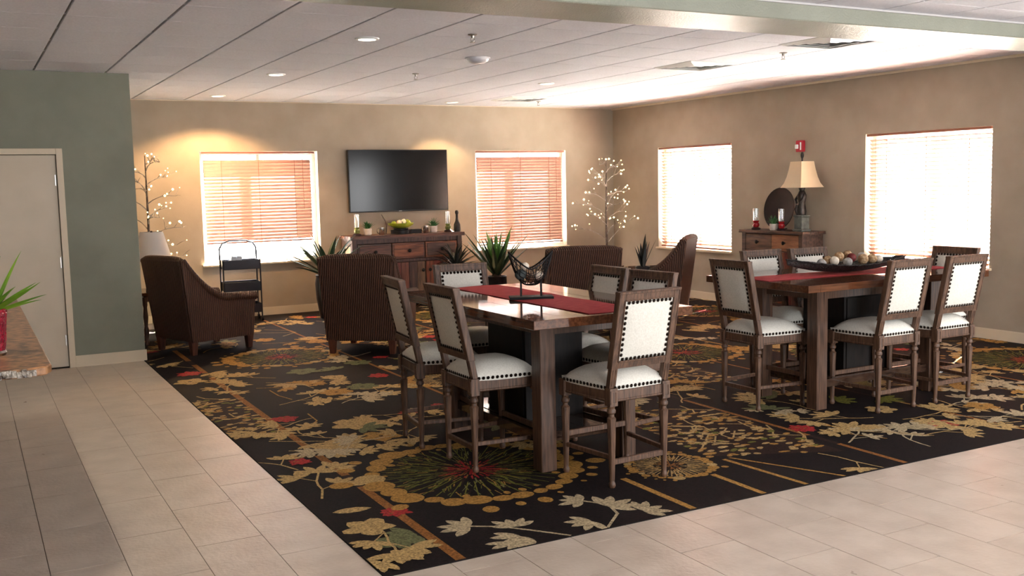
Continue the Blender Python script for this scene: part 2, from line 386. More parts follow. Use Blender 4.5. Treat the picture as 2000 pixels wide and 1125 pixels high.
# floor: slab, ceramic tiles, carpet
CX0, CY0 = 1.441, 3.831
floor = struct(MB().box(XL-TH, XR+TH, YF-TH, YB+TH, -.25, -.004).build('floor', 'grout'))
FT = .3045
ftm = MB().box(-FT/2+.0018, FT/2-.0018, -.3028, .3028, -.006, 0).build('floor_tile', 'floor', floor)
ffield = MB(); first = True
k = -18
for ix in range(-18, 26):
    xa = CX0+FT*ix; off = .0 if ix % 2 else .305
    for iy in range(-13, 14):
        ya = CY0-.61+.61*iy+off-.12; xb, yb = xa+FT, ya+.609
        xb = min(xb, XR)
        if ix >= 0: yb = min(yb, CY0)
        yb = min(yb, YG if ix < 0 else CY0); 
        if ya < YF: continue
        if yb-ya < .03 or xb-xa < .03: continue
        seen = (-.12 < xb and ix < 0 and ya > 3.0) or (ix >= 0 and ya > 2.0)
        full = yb-ya > .6 and xb-xa > FT-.01
        if seen and full:
            c = ((xa+xb)/2, (ya+yb)/2, 0)
            if first: ftm.location = c; first = False
            else: link_copy(ftm, c, floor)
        elif seen: MB().box(xa+.0018, xb-.0018, ya+.0018, yb-.0018, -.006, 0).build('floor_tile', 'floor', floor)
        else: ffield.box(xa+.0018, xb-.0018, ya+.0018, yb-.0018, -.006, 0)
ffield.build('floor_tile_field', 'floor', floor, kind='stuff')

# ------------------------------------------------------------------ carpet and its woven pattern
def pile(name, c, v=.25, sc=90):
    a = tuple(int(x*(1-v)) for x in c); b = tuple(min(255, int(x*(1+v*.5))) for x in c)
    return noisy(name, a, b, sc, rough=.75, bump=.25, bscale=400, spec=.12, world=True)
CCOL = [pile('pile_black', (27, 20, 20), .3), pile('pile_gold', (164, 122, 62)), pile('pile_tan', (176, 146, 96)), pile('pile_beige', (176, 158, 126)),
        pile('pile_olive', (110, 106, 46)), pile('pile_red', (158, 44, 44)), pile('pile_rust', (136, 88, 44)), pile('pile_brown', (48, 32, 27)), pile('pile_green', (106, 106, 72))]
BLK, GOLD, TAN, BEI, OLI, RED, RUST, BRN, GRN = range(9)
carpet = MB().box(CX0, XR, CY0, YB, -.004, .004)
carpet.v = [tuple(v) for v in carpet.v]
cp = carpet.build('carpet', CCOL[0])
tag(cp, 'black wall-to-wall carpet with gold medallions, beige leaf sprays and red flowers', 'carpet')
pat = MB(); zl = [.0042]
def poly(pts, col):
    pts = [(min(max(x, CX0+.002), XR-.02), min(max(y, CY0+.002), YB-.02)) for x, y in pts]
    zl[0] += 4e-7
    pat.mi = col; pat.add([(x, y, zl[0]) for x, y in pts], [tuple(range(len(pts)))])
def inside(x, y): return CX0-.05 < x < XR and CY0-.05 < y < YB
def ell(x, y, a, b, an, col, n=12, j=.06):
    if not inside(x, y): return
    ca, sa = math.cos(an), math.sin(an); ps = []
    for i in range(n):
        t = 2*PI*i/n; k = 1+rnd.uniform(-j, j); u, v = a*k*math.cos(t), b*k*math.sin(t); ps.append((x+u*ca-v*sa, y+u*sa+v*ca))
    poly(ps, col)
def petal(x, y, an, L, Wd, col):
    if not inside(x, y): return
    ca, sa = math.cos(an), math.sin(an); pr = [(0, 0), (.14, .26), (.36, .48), (.6, .5), (.84, .34), (1, .02), (.86, -.3), (.62, -.5), (.36, -.48), (.14, -.26)]
    poly([(x+u*L*ca-v*Wd*sa, y+u*L*sa+v*Wd*ca) for u, v in pr], col)
def stroke(pts, w, col):
    for (x0, y0), (x1, y1) in zip(pts[:-1], pts[1:]):
        if not (inside(x0, y0) or inside(x1, y1)): continue
        d = math.hypot(x1-x0, y1-y0) or 1; nx, ny = -(y1-y0)/d*w/2, (x1-x0)/d*w/2; ex, ey = (x1-x0)/d*w*.3, (y1-y0)/d*w*.3
        poly([(x0+nx-ex, y0+ny-ey), (x0-nx-ex, y0-ny-ey), (x1-nx+ex, y1-ny+ey), (x1+nx+ex, y1+ny+ey)], col)
def stripe(x, y0, y1, w=.045, col=RUST, x1=None):
    n = max(1, int((y1-y0)/.25)); x1 = x if x1 is None else x1
    for i in range(n):
        a, b = y0+(y1-y0)*i/n, y0+(y1-y0)*(i+1)/n; xa, xb = x+(x1-x)*i/n, x+(x1-x)*(i+1)/n; j = w*.5
        poly([(xa-j, a), (xa+j, a), (xb+j, b), (xb-j, b)], rnd.choice([col, col, RUST, GOLD if col != RUST else RUST, BRN] if i % 3 == 2 else [col]))
def blossom(x, y, r, col, dark=True):
    n = rnd.randint(5, 6); a0 = rnd.uniform(0, 6)
    for i in range(n):
        a = a0+2*PI*i/n; ell(x+.55*r*math.cos(a), y+.55*r*math.sin(a), .55*r, .42*r, a, col, 9, .15)
    ell(x, y, .4*r, .4*r, 0, col, 8)
    if dark: ell(x, y, .14*r, .11*r, 0, BRN, 7)
def redflower(x, y, r):
    for i in range(11):
        a = 2*PI*i/11+rnd.uniform(-.2, .2); petal(x, y, a, r*rnd.uniform(.75, 1.15), r*.5, RED)
    for i in range(5): ell(x+rnd.uniform(-.4, .4)*r, y+rnd.uniform(-.4, .4)*r, .16*r, .1*r, rnd.uniform(0, 3), RUST if i % 2 else RED, 7)
def leafcluster(x, y, an, s, col):
    for k, da in enumerate((-1.25, -.65, 0, .65, 1.25)):
        petal(x, y, an+da+rnd.uniform(-.12, .12), s*rnd.uniform(.85, 1.15), s*.36, col)
def branch(x, y, an, L, col=BEI, n=3, w=.014, s=.16, flower=False):
    pts = [(x, y)]; a = an
    for i in range(n*2):
        a += rnd.uniform(-.3, .3); x += L/(n*2)*math.cos(a); y += L/(n*2)*math.sin(a); pts.append((x, y))
        if i % 2:
            sd_ = 1 if (i//2) % 2 else -1; b = a+sd_*.75; q = (x+.12*math.cos(b), y+.12*math.sin(b)); stroke([(x, y), q], w*.7, col)
            leafcluster(q[0], q[1], b, s*rnd.uniform(.7, 1), col)
    stroke(pts, w, col); leafcluster(x, y, a, s, col)
    if flower: redflower(x+.1, y, .09)
def medallion(x, y, R, kind=0):
    n = int(64*R/.6)+20
    for i in range(n*4):                                            # olive and gold dashes between hub and rim
        a = rnd.uniform(0, 2*PI); r1 = R*rnd.uniform(.22, .74); ln = R*rnd.uniform(.06, .2); b = a+rnd.uniform(-.09, .09)
        c = rnd.choice([OLI, OLI, GRN, OLI, GOLD, BRN]) if kind == 0 else rnd.choice([TAN, GOLD, BRN])
        stroke([(x+r1*math.cos(a), y+r1*math.sin(a)), (x+min(r1+ln, .84*R)*math.cos(b), y+min(r1+ln, .84*R)*math.sin(b))], rnd.uniform(.004, .009), c)
    for i in range(n//(2 if kind == 0 else 1)):
        a = 2*PI*i/(n//(2 if kind == 0 else 1)); stroke([(x+R*.4*math.cos(a), y+R*.4*math.sin(a)), (x+R*.85*math.cos(a), y+R*.85*math.sin(a))], .007, TAN if kind else OLI)
    for i in range(150 if kind == 0 else 40):
        a = rnd.uniform(0, 2*PI); r1 = R*rnd.uniform(0, .26); ln = R*rnd.uniform(.03, .12)
        stroke([(x+r1*math.cos(a), y+r1*math.sin(a)), (x+(r1+ln)*math.cos(a), y+(r1+ln)*math.sin(a))], .009, rnd.choice([RED, RED, RUST, RED, BRN]) if kind == 0 else RUST)
    a = 0
    while a < 2*PI:
        s = R*rnd.uniform(.07, .155); rr = R*rnd.uniform(.92, 1.0); ell(x+rr*math.cos(a), y+rr*math.sin(a), s, s*rnd.uniform(.78, .95), a+PI/2+rnd.uniform(-.4, .4), GOLD if rnd.random() < .8 else TAN, 16, .03)
        if rnd.random() < .6:
            s2 = s*rnd.uniform(.3, .8); r3 = R*1.03+s+s2*.5; ell(x+r3*math.cos(a+.08), y+r3*math.sin(a+.08), s2, s2*.85, a, GOLD, 12, .03)
        if rnd.random() < .5:
            s2 = s*.4; r3 = R*.82; ell(x+r3*math.cos(a+.1), y+r3*math.sin(a+.1), s2*1.1, s2*.8, a, GOLD, 10, .03)
        a += (s+R*.075)*1.12/R
def pebbles(poly4, n, base=BRN):
    (ax, ay), (bx_, by_), (cx_, cy_), (dx_, dy_) = poly4
    poly(poly4, BRN)
    for i in range(n):
        u, v = rnd.random(), rnd.random()
        x = (ax*(1-u)+bx_*u)*(1-v)+(dx_*(1-u)+cx_*u)*v; y = (ay*(1-u)+by_*u)*(1-v)+(dy_*(1-u)+cy_*u)*v
        ell(x, y, rnd.uniform(.022, .042), rnd.uniform(.014, .024), rnd.uniform(-.6, .6), rnd.choice([GOLD, TAN, TAN, GOLD, OLI]), 8, .15)
        if i % 9 == 0: stroke([(x, y), (x+rnd.uniform(-.12, .12), y+.1), (x+rnd.uniform(-.16, .16), y+.22)], .012, TAN)
MED = [(2.45, 5.06, .60, 0), (3.45, 4.51, .25, 1), (2.62, 9.55, .52, 0), (5.90, 7.50, .52, 0), (8.05, 5.45, .6, 0), (8.0, 9.75, .5, 0), (4.4, 8.2, .45, 0), (7.3, 7.9, .4, 1), (5.2, 11.4, .5, 0), (3.5, 7.6, .35, 1)]
# stripes that run the length of the lounge
stripe(1.80, 3.84, 10.6, .05, RUST); stripe(4.60, 3.84, 12.6, .036, RUST); stripe(3.08, 3.84, 4.45, .04, GOLD)
stripe(3.54, 3.84, 4.25, .036, GOLD); stripe(3.84, 3.84, 4.45, .03, GOLD, 3.79); stripe(4.12, 3.84, 4.46, .02, GOLD, 3.84); stripe(5.83, 3.84, 7.0, .03, RUST)
stripe(3.2, 6.6, 12.4, .03, RUST); stripe(7.2, 3.84, 12.4, .03, RUST); stripe(3.84, 5.0, 9.5, .025, RUST); stripe(6.5, 7.5, 12.4, .03, GOLD)
pebbles([(3.75, 4.55), (4.5, 4.2), (4.56, 5.5), (3.9, 5.9)], 230)
pebbles([(1.45, 6.5), (1.77, 6.5), (1.77, 7.9), (1.45, 7.9)], 90)
pebbles([(4.65, 6.2), (5.5, 6.2), (5.5, 7.0), (4.65, 7.4)], 150)
pebbles([(6.6, 5.9), (7.2, 5.9), (7.2, 7.3), (6.6, 7.3)], 140)
pebbles([(3.9, 10.0), (4.5, 10.0), (4.5, 11.2), (3.9, 11.2)], 100)
# sprays placed as in the photograph
def spray(pts, clusters, col, w=.016):
    stroke(pts, w, col)
    for (x, y), an, s in clusters: leafcluster(x, y, an, s, col)
spray([(2.36, 3.84), (2.24, 4.0), (2.14, 4.12), (2.02, 4.2)], [((2.2, 4.08), 1.4, .13), ((2.02, 4.2), 2.6, .15), ((2.16, 3.95), 3.5, .14), ((2.1, 3.9), 4.0, .12)], BEI)
spray([(2.57, 3.84), (2.72, 3.98), (2.76, 4.12), (2.68, 4.24)], [((2.68, 4.24), 2.5, .13), ((2.74, 4.1), .2, .16), ((2.55, 3.95), 3.3, .13), ((2.85, 3.95), .1, .14)], BEI)
blossom(1.66, 4.2, .10, GRN); blossom(1.62, 4.02, .08, TAN); redflower(1.80, 4.60, .085); petal(1.72, 4.72, 3.0, .2, .08, TAN)
redflower(1.90, 6.92, .11); redflower(1.68, 9.15, .12); redflower(4.69, 4.74, .10); redflower(5.54, 4.34, .12); redflower(2.72, 6.62, .08)
blossom(2.0, 6.0, .16, TAN); blossom(2.28, 6.5, .17, TAN, False); blossom(2.3, 6.08, .13, GOLD); blossom(1.6, 4.45, .12, TAN, False)
for x, y, an in [(1.6, 5.6, 2.2), (1.55, 5.0, 1.2), (2.0, 7.4, .6), (2.6, 7.2, .9), (2.2, 8.2, .4), (5.2, 4.2, .3), (5.0, 4.0, 1.4), (5.9, 4.6, .3), (6.3, 4.3, .7), (5.3, 4.7, 2.6), (6.0, 4.1, 2.8), (6.7, 4.5, .8), (6.9, 4.9, 2.9)]:
    branch(x, y, an, .5, rnd.choice([TAN, BEI, TAN]) if x < 4 else rnd.choice([BEI, TAN, OLI]), 3, .013, .15)
for x, y, r, k in MED: medallion(x, y, r, k)
placed = [(m[0], m[1], m[2]*1.25) for m in MED]+[(4.15, 5.0, .55), (1.6, 7.2, .4), (5.1, 6.7, .5), (2.3, 4.05, .3), (2.75, 4.0, .25)]
tries = 0; cnt = 0
while tries < 2600:
    tries += 1; x = rnd.uniform(CX0+.1, XR-.2); y = rnd.uniform(CY0+.3, YB-.3)
    if any((x-a)**2+(y-b)**2 < (r_+.2)**2 for a, b, r_ in placed): continue
    placed.append((x, y, .07)); cnt += 1; q = rnd.random()
    if q < .45: branch(x, y, rnd.uniform(0, 6.28), rnd.uniform(.3, .55), rnd.choice([BEI, TAN, TAN, GOLD]), rnd.choice([2, 3]), .012, rnd.uniform(.12, .17))
    elif q < .6: blossom(x, y, rnd.uniform(.1, .15), rnd.choice([TAN, GOLD, GRN]))
    elif q < .68: redflower(x, y, rnd.uniform(.07, .11))
    elif q < .85: leafcluster(x, y, rnd.uniform(0, 6.28), .17, rnd.choice([OLI, GRN, TAN]))
    else: stroke([(x, y), (x+rnd.uniform(-.2, .2), y+.2), (x+rnd.uniform(-.3, .3), y+.45)], .012, rnd.choice([TAN, GOLD]))
pat.build('carpet_pattern', CCOL, cp, kind='stuff')

# ------------------------------------------------------------------ windows and blinds
def window(idx, wall, o, blind_z, tilt, margins, label, mull=True, headgap=.05):
    """wall 'b' (back, along x) or 'r' (right, along y); built in local coords: u along wall, d depth outwards, z up"""
    lo, hi, z0, z1 = o
    if wall == 'b': M = Matrix(((1, 0, 0, lo), (0, 1, 0, YB), (0, 0, 1, 0), (0, 0, 0, 1)))
    else: M = Matrix(((0, 1, 0, XR), (1, 0, 0, lo), (0, 0, 1, 0), (0, 0, 0, 1)))
    w = hi-lo
    def mb():
        b = MB(); b.M = M; return b
    win = mb()
    for a in ((0, .045, z0, z1), (w-.045, w, z0, z1), (.045, w-.045, z0, z0+.045), (.045, w-.045, z1-.045, z1)): win.box(a[0], a[1], .12, .18, a[2], a[3])
    wo = struct(win.build('window_%d' % idx, 'alum'))
    if mull: mb().box(w/2-.025, w/2+.025, .125, .175, z0+.045, z1-.045).build('mullion', 'alum', wo)
    for a, b in (((.045, w/2-.025), (w/2+.025, w-.045)) if mull else ((.045, w-.045),)): mb().box(a, b, .148, .152, z0+.045, z1-.045).build('pane', 'pane', wo)
    mb().box(-.03, w+.03, -.035, .12, z0-.022, z0+.004).build('sill', 'cream', wo, bevel=.004)
    # blind
    bl = bpy.data.objects.new('venetian_blind', None); C.objects.link(bl); bl.location = M @ Vector((w/2, .05, z1)); bl.empty_display_size = .05
    tag(bl, label, 'blind', 'wooden venetian blinds')
    Mi = Matrix.Translation(-bl.location) @ M
    def kb():
        b = MB(); b.M = Mi; return b
    ml, mr = margins
    kb().box(ml*.5, w-mr*.5, .0, .012, z1-.03, z1-.004).build('valance', 'blindwood', bl)
    kb().box(ml, w-mr, .03, .075, z1-.028, z1-.004).build('headrail', 'blindwood', bl)
    n = int((z1-headgap-.02-blind_z)/.0425); sl = None
    for i in range(n):
        zc = z1-headgap-.03-i*.0425
        if sl is None:
            b = MB(); R = M.to_3x3().to_4x4()
            b.M = R
            ca, sa = math.cos(tilt), math.sin(tilt); t = .0015
            uv = [(-.025, -.0006), (-.012, .0012), (.012, .0012), (.025, -.0006), (.012, -.0018), (-.012, -.0018)]
            pr = [(d*ca-h*sa, d*sa+h*ca) for d, h in uv]
            b.prism(pr, -(w-ml-mr)/2, (w-ml-mr)/2, 'x')
            sl = b.build('slat', 'slat', bl, smooth=40)
            base = Mi @ Vector((ml+(w-ml-mr)/2, .05, 0)); sl.location = base+Vector((0, 0, zc))
        else: link_copy(sl, base+Vector((0, 0, zc)), bl)
    zb = z1-headgap-.03-n*.0425
    kb().box(ml, w-mr, .03, .07, zb-.012, zb+.008).build('bottom_rail', 'blindwood', bl, bevel=.003)
    for u in (.16, .5, .84):
        b = kb()
        for d in (.024, .076): b.box(ml+(w-ml-mr)*u-.002, ml+(w-ml-mr)*u+.002, d-.001, d+.001, zb, z1-.04)
        b.build('ladder_cord', 'cord', bl)
    kb().tube([(w-mr-.12, -.008, z1-.05), (w-mr-.12, -.008, z1-.75)], .002, 5).build('pull_cord', 'cord', bl)
    return wo
R = math.radians
window(1, 'b', W1, .93, R(64), (.045, .085), 'reddish brown wooden blind left of the television, raised a little above the sill', headgap=.10)
window(2, 'b', W2, .765, R(66), (.03, .055), 'reddish brown wooden blind right of the television, nearly closed', headgap=.085)
window(3, 'r', W3, .70, R(-40), (.03, .03), 'sun-flooded open wooden blind behind the wicker armchair in profile')
window(4, 'r', W4, .72, R(-40), (.03, .03), 'sun-flooded open wooden blind right of the console lamp')
# outside: sunlit pavement
struct(MB().box(-30, 90, -40, 90, -.6, -.35).build('ground', 'pavement'))

# ------------------------------------------------------------------ door
dr = MB()
dr.box(DX0, DX0+.055, YG-.02, YG+.14, 0, DZ).box(DX1-.055, DX1, YG-.02, YG+.14, 0, DZ).box(DX0+.055, DX1-.055, YG-.02, YG+.14, DZ-.055, DZ)
dfo = struct(dr.build('door_1', 'cream', bevel=.003))
MB().box(DX0+.058, DX1-.058, YG+.01, YG+.055, .012, DZ-.059).build('door_leaf', 'door', dfo, bevel=.002)
for z in (1.75, .99, .26):
    MB().lathe([(.009, 0), (.009, .10)], 8, (DX1-.056, YG-.004, z-.05)).box(DX1-.075, DX1-.06, YG+.004, YG+.0115, z-.05, z+.05).build('hinge', 'steel', dfo, smooth=30)
MB().lathe([(.0, 0), (.012, 0), (.012, .04), (.028, .05), (.03, .07), (.018, .08), (0, .082)], 12).build('door_knob', 'steel', dfo, smooth=40)
bpy.data.objects['door_knob'].location = (DX0+.13, YG+.01, .98); bpy.data.objects['door_knob'].rotation_euler = (R(90), 0, 0)

# ------------------------------------------------------------------ ceiling fixtures
def downlight(x, y, label, power, blend=.6, size=110, color=(1, .84, .62)):
    t = thing('ceiling_light', label, 'ceiling light', (x, y, H-.003), 0, 'recessed downlights')
    MB().lathe([(.068, -.001), (.068, -.012), (.088, -.008), (.092, 0), (.068, 0)], 24).build('trim_ring', 'white', t, smooth=40)
    MB().lathe([(0, -.006), (.06, -.006), (.067, -.001), (0, -.001)], 24).build('lens', 'lens', t, smooth=40)
    l = lamp('downlight_lamp', 'SPOT', (x, y, H-.03), power, color, (0, 0, 0), spot_size=math.radians(size), spot_blend=blend, shadow_soft_size=.06)
    return t
downlight(2.752, 7.275, 'round recessed ceiling light nearest the dropped beam', 45)
downlight(2.758, 9.80, 'round recessed ceiling light, second of the left row from the beam', 45)
downlight(2.723, 12.19, 'round recessed ceiling light above the left back window', 260, .35, 136, (1, .60, .28))
downlight(5.813, 9.815, 'round recessed ceiling light between the square vents and the smoke detector', 40)
downlight(5.854, 12.385, 'round recessed ceiling light above the television wall, right of the screen', 130, .35, 106, (1, .66, .34))
LBL = ['recessed ceiling light over the near end of the granite counter', 'recessed ceiling light over the far end of the granite counter', 'unseen lobby ceiling light added in front of the beam, left one', 'unseen lobby ceiling light added in front of the beam, right one']
for x, y in ((-.22, 4.6), (-.22, 6.9), (3.0, 1.6), (6.2, 1.6)):  # the lobby pair is unseen, added to light the space before the beam
    downlight(x, y, LBL.pop(0), 70 if x < 0 else 60, color=(1, .9, .76))
def vent(x, y, label):
    t = thing('ceiling_vent', label, 'air vent', (x, y, H-.003), 0, 'square ceiling vents')
    MB().box(-.28, .28, -.28, .28, -.002, 0).build('backing', 'tvframe', t)
    for i, s in enumerate((.29, .22, .15, .08)):
        b = MB(); z = -.014; i_ = s-.04
        vs = [(sx*s, sy*s, -.004) for sx, sy in ((-1, -1), (1, -1), (1, 1), (-1, 1))]+[(sx*i_, sy*i_, -.018) for sx, sy in ((-1, -1), (1, -1), (1, 1), (-1, 1))]
        vs += [(v[0], v[1], v[2]+.003) for v in vs]
        fs = []
        for q in range(4):
            n_ = (q+1) % 4; fs += [(q, n_, 4+n_, 4+q), (8+q, 12+q, 12+n_, 8+n_), (q, 8+q, 8+n_, n_), (4+q, 4+n_, 12+n_, 12+q)]
        b.add(vs, fs).build('louvre', 'white', t)
vent(6.509, 11.654, 'square louvred ceiling vent close to the back wall')
vent(6.36, 7.88, 'square louvred ceiling vent in front of the sun-washed ceiling, middle of the three')
vent(6.36, 6.147, 'square louvred ceiling vent nearest the dropped beam')
def sprinkler(x, y, label):
    t = thing('sprinkler', label, 'sprinkler', (x, y, H-.003), 0, 'ceiling sprinkler heads')
    MB().lathe([(.035, 0), (.035, -.006), (.014, -.012), (.01, -.03)][::-1], 14).build('escutcheon', 'steel', t, smooth=40)
    b = MB().tube([(-.012, 0, -.028), (-.016, 0, -.045), (0, 0, -.058)], .003, 5).tube([(.012, 0, -.028), (.016, 0, -.045), (0, 0, -.058)], .003, 5)
    b.lathe([(.022, -.062), (.022, -.058)], 10).build('deflector', 'steel', t, smooth=40)
sprinkler(3.408, 6.815, 'small chrome sprinkler head right of the nearest downlight')
sprinkler(4.037, 9.355, 'small chrome sprinkler head beyond the smoke detector')
sprinkler(6.504, 6.836, 'small chrome sprinkler head between two vents on the bright ceiling')
sprinkler(6.95, 11.95, 'small sprinkler head beside the vent at the back wall')
t = thing('smoke_detector', 'round white domed smoke detector in the middle of the ceiling', 'smoke detector', (4.069, 8.05, H-.003))
MB().lathe([(.0, -.05), (.06, -.047), (.09, -.03), (.10, -.012), (.10, 0)], 24).build('dome', 'whiteplastic', t, smooth=50)
MB().lathe([(.112, -.008), (.112, 0), (.1, 0)], 24).build('base_ring', 'whiteplastic', t, smooth=40)

# ------------------------------------------------------------------ counter-height chairs
def make_chair(label, group):
    t = thing('dining_chair', label, 'chair', group=group)
    legp = [(.0, 0), (.014, .002), (.019, .012), (.018, .026), (.0135, .034), (.0145, .045), (.0235, .345), (.025, .377), (.0155, .387), (.0155, .400), (.023, .408), (.024, .421), (.018, .431), (.022, .445)]
    for sx, y in ((-.177, -.19), (.177, -.19), (-.213, .19), (.213, .19)):
        b = MB().lathe(legp, 16, (sx, y, 0), .13, (.05, .355))
        b.box(sx-.025, sx+.025, y-.025, y+.025, .445, .540)
        for s in (-1, 1):                                            # recessed square rosette on the block
            for u0, u1, w0, w1 in ((-.021, -.012, .457, .528), (.012, .021, .457, .528), (-.012, .012, .457, .465), (-.012, .012, .520, .528)):
                b.box(sx+u0, sx+u1, y+s*.025-.003, y+s*.025+.003, w0, w1)
        b.build('leg', 'chairwood', t, smooth=35)
    fr = MB()
    for p, q in (((-.177, -.19), (.177, -.19)), ((-.213, .19), (.213, .19)), ((-.177, -.19), (-.213, .19)), ((.177, -.19), (.213, .19))):
        fr.bar((*p, .495), (*q, .495), .034, .062); fr.bar((*p, .473), (*q, .473), .042, .012)
    fr.build('seat_frame', 'chairwood', t, bevel=.003)
    for p, q, z, w in (((-.177, -.19), (.177, -.19), .14, .03), ((-.177, -.19), (-.213, .19), .165, .024), ((.177, -.19), (.213, .19), .165, .024), ((-.213, .19), (.213, .19), .225, .032)):
        MB().bar((*p, z), (*q, z), .02, w).build('stretcher', 'chairwood', t, bevel=.003)
    # domed seat cushion
    N = 12; vs = []; fs = []
    for j in range(N+1):
        v = -1+2*j/N; hw = .196+(.236-.196)*(v+1)/2
        for i in range(N+1):
            u = -1+2*i/N; rnd_ = 1-.03*(u*u*v*v)
            h = .530+.026+.07*(1-u**4)*(1-v**4)**.8
            vs.append((u*hw*rnd_, -.012+v*.205*rnd_+.012, h))
    n0 = len(vs); ring = [i for i in range(N+1)]+[(j)*(N+1)+N for j in range(1, N+1)]+[N*(N+1)+i for i in range(N-1, -1, -1)]+[j*(N+1) for j in range(N-1, 0, -1)]
    for k_ in ring: vs.append((vs[k_][0]*.985, vs[k_][1]*.985, .523))
    for j in range(N):
        for i in range(N): a = j*(N+1)+i; fs.append((a, a+1, a+N+2, a+N+1))
    m_ = len(ring)
    for q in range(m_): fs.append((ring[q], n0+q, n0+(q+1) % m_, ring[(q+1) % m_]))
    fs.append(tuple(n0+q for q in range(m_)))
    MB().add(vs, fs).build('seat_cushion', 'linen', t, smooth=60)
    def nails(b, p, q, nrm, sp=.027):
        p, q, nrm = Vector(p), Vector(q), Vector(nrm).normalized(); n = max(2, round((q-p).length/sp)); tx = (q-p).normalized(); ty = nrm.cross(tx)
        for i in range(n):
            c = p+(q-p)*((i+.5)/n)
            ps = [c+tx*a*.0105+ty*d*.0105 for a, d in ((1, 0), (.5, .87), (-.5, .87), (-1, 0), (-.5, -.87), (.5, -.87))]+[c+nrm*.007]
            b.add(ps, [(0, 1, 6), (1, 2, 6), (2, 3, 6), (3, 4, 6), (4, 5, 6), (5, 0, 6)])
    b = MB(); zz = .541
    nails(b, (-.175, -.206, zz), (.175, -.206, zz), (0, -1, 0)); nails(b, (-.215, .206, zz), (.215, .206, zz), (0, 1, 0))
    nails(b, (-.198, -.18, zz), (-.236, .18, zz), (-1, 0, 0)); nails(b, (.198, -.18, zz), (.236, .18, zz), (1, 0, 0))
    b.build('seat_nailheads', 'nail', t, kind='stuff')
    # raked back: stiles, rails, upholstered panel
    sh = Matrix.Identity(4); sh[1][2] = -.21; sh[1][3] = .21*.56-.19
    b = MB(); b.M = sh
    for s in (-1, 1):
        b.box(s*.177-.021, s*.177+.021, -.017, .017, .540, .65)
        b.box(s*.177-.012, s*.177-.006, -.020, .02, .55, .64).box(s*.177+.006, s*.177+.012, -.020, .02, .55, .64)
        b.box(s*.181-.022, s*.181+.022, -.018, .018, .645, 1.052)
        b.box(s*.162-.004, s*.162+.004, -.022, .022, .68, 1.012)
        b.box(s*.198-.004, s*.198+.004, -.021, .021, .645, 1.052)
    b.box(-.159, .159, -.018, .018, 1.006, 1.05).box(-.204, .204, -.022, .022, 1.044, 1.058)
    b.box(-.159, .159, -.018, .018, .645, .687).box(-.159, .159, -.022, .022, .677, .687).box(-.159, .159, -.022, .022, 1.006, 1.014)
    b.build('back_frame', 'chairwood', t, bevel=.002)
    vs = []; fs = []; N = 8
    for sd2 in (-1, 1):
        for j in range(N+1):
            for i in range(N+1):
                u, v = -1+2*i/N, -1+2*j/N; vs.append((u*.157, sd2*(.013+.017*(1-u**4)*(1-v**4)), .8465+v*.1585))
    K = (N+1)**2
    for s in range(2):
        for j in range(N):
            for i in range(N): a = s*K+j*(N+1)+i; fs.append((a, a+1, a+N+2, a+N+1))
    ring = [i for i in range(N+1)]+[j*(N+1)+N for j in range(1, N+1)]+[N*(N+1)+i for i in range(N-1, -1, -1)]+[j*(N+1) for j in range(N-1, 0, -1)]
    for q in range(len(ring)): a, c = ring[q], ring[(q+1) % len(ring)]; fs.append((a, c, K+c, K+a))
    b = MB(); b.M = sh; b.add(vs, fs); b.build('back_cushion', 'linen', t, smooth=60)
    b = MB(); b.M = sh
    for s in (-1, 1):
        y = s*.0195
        nails(b, (-.149, y, .695), (.149, y, .695), (0, s, 0)); nails(b, (-.149, y, .998), (.149, y, .998), (0, s, 0))
        nails(b, (-.148, y, .705), (-.148, y, .988), (0, s, 0)); nails(b, (.148, y, .705), (.148, y, .988), (0, s, 0))
    b.build('back_nailheads', 'nail', t, kind='stuff')
    return t
G1, G2 = 'counter chairs round the table with the wire basket', 'counter chairs round the table with the bowl of balls'
CH = [  # rear leg middle x, y, facing degrees, label, group
    (3.11, 4.347, 92.5, 'linen counter chair seen from behind at the near end of the basket table', G1),
    (2.447, 5.167, 0, 'linen counter chair on the left long side of the basket table, the nearer of two', G1),
    (2.415, 5.81, -6, 'linen counter chair on the left long side of the basket table, the farther of two', G1),
    (3.68, 5.59, 181, 'linen counter chair on the right side of the basket table, farther from the camera', G1),
    (3.69, 5.11, 187, 'linen counter chair on the right side of the basket table, behind the near end chair', G1),
    (3.11, 6.43, 266, 'linen counter chair at the far end of the basket table in front of the sideboard', G1),
    (4.80, 5.447, 0, 'linen counter chair at the left end of the ball bowl table', G2),
    (5.60, 4.77, 90, 'linen counter chair seen from behind at the bowl table, left one of the near side', G2),
    (6.17, 4.762, 90, 'linen counter chair seen from behind at the bowl table, right one of the near side', G2),
    (5.55, 5.97, 270, 'linen counter chair across the bowl table, below the console knobs', G2),
    (5.98, 5.90, 270, 'linen counter chair across the bowl table, half hidden by the bowl', G2),
    (6.70, 5.24, 180, 'linen counter chair at the window end of the bowl table', G2)]
c0 = None
for x, y, a, lb, g in CH:
    a = R(a); loc = (x+.19*math.cos(a), y+.19*math.sin(a), .004)
    if c0 is None: c0 = make_chair(lb, g); c0.location = loc; c0.rotation_euler = (0, 0, a-PI/2)
    else: dup(c0, loc, a-PI/2, lb, g)

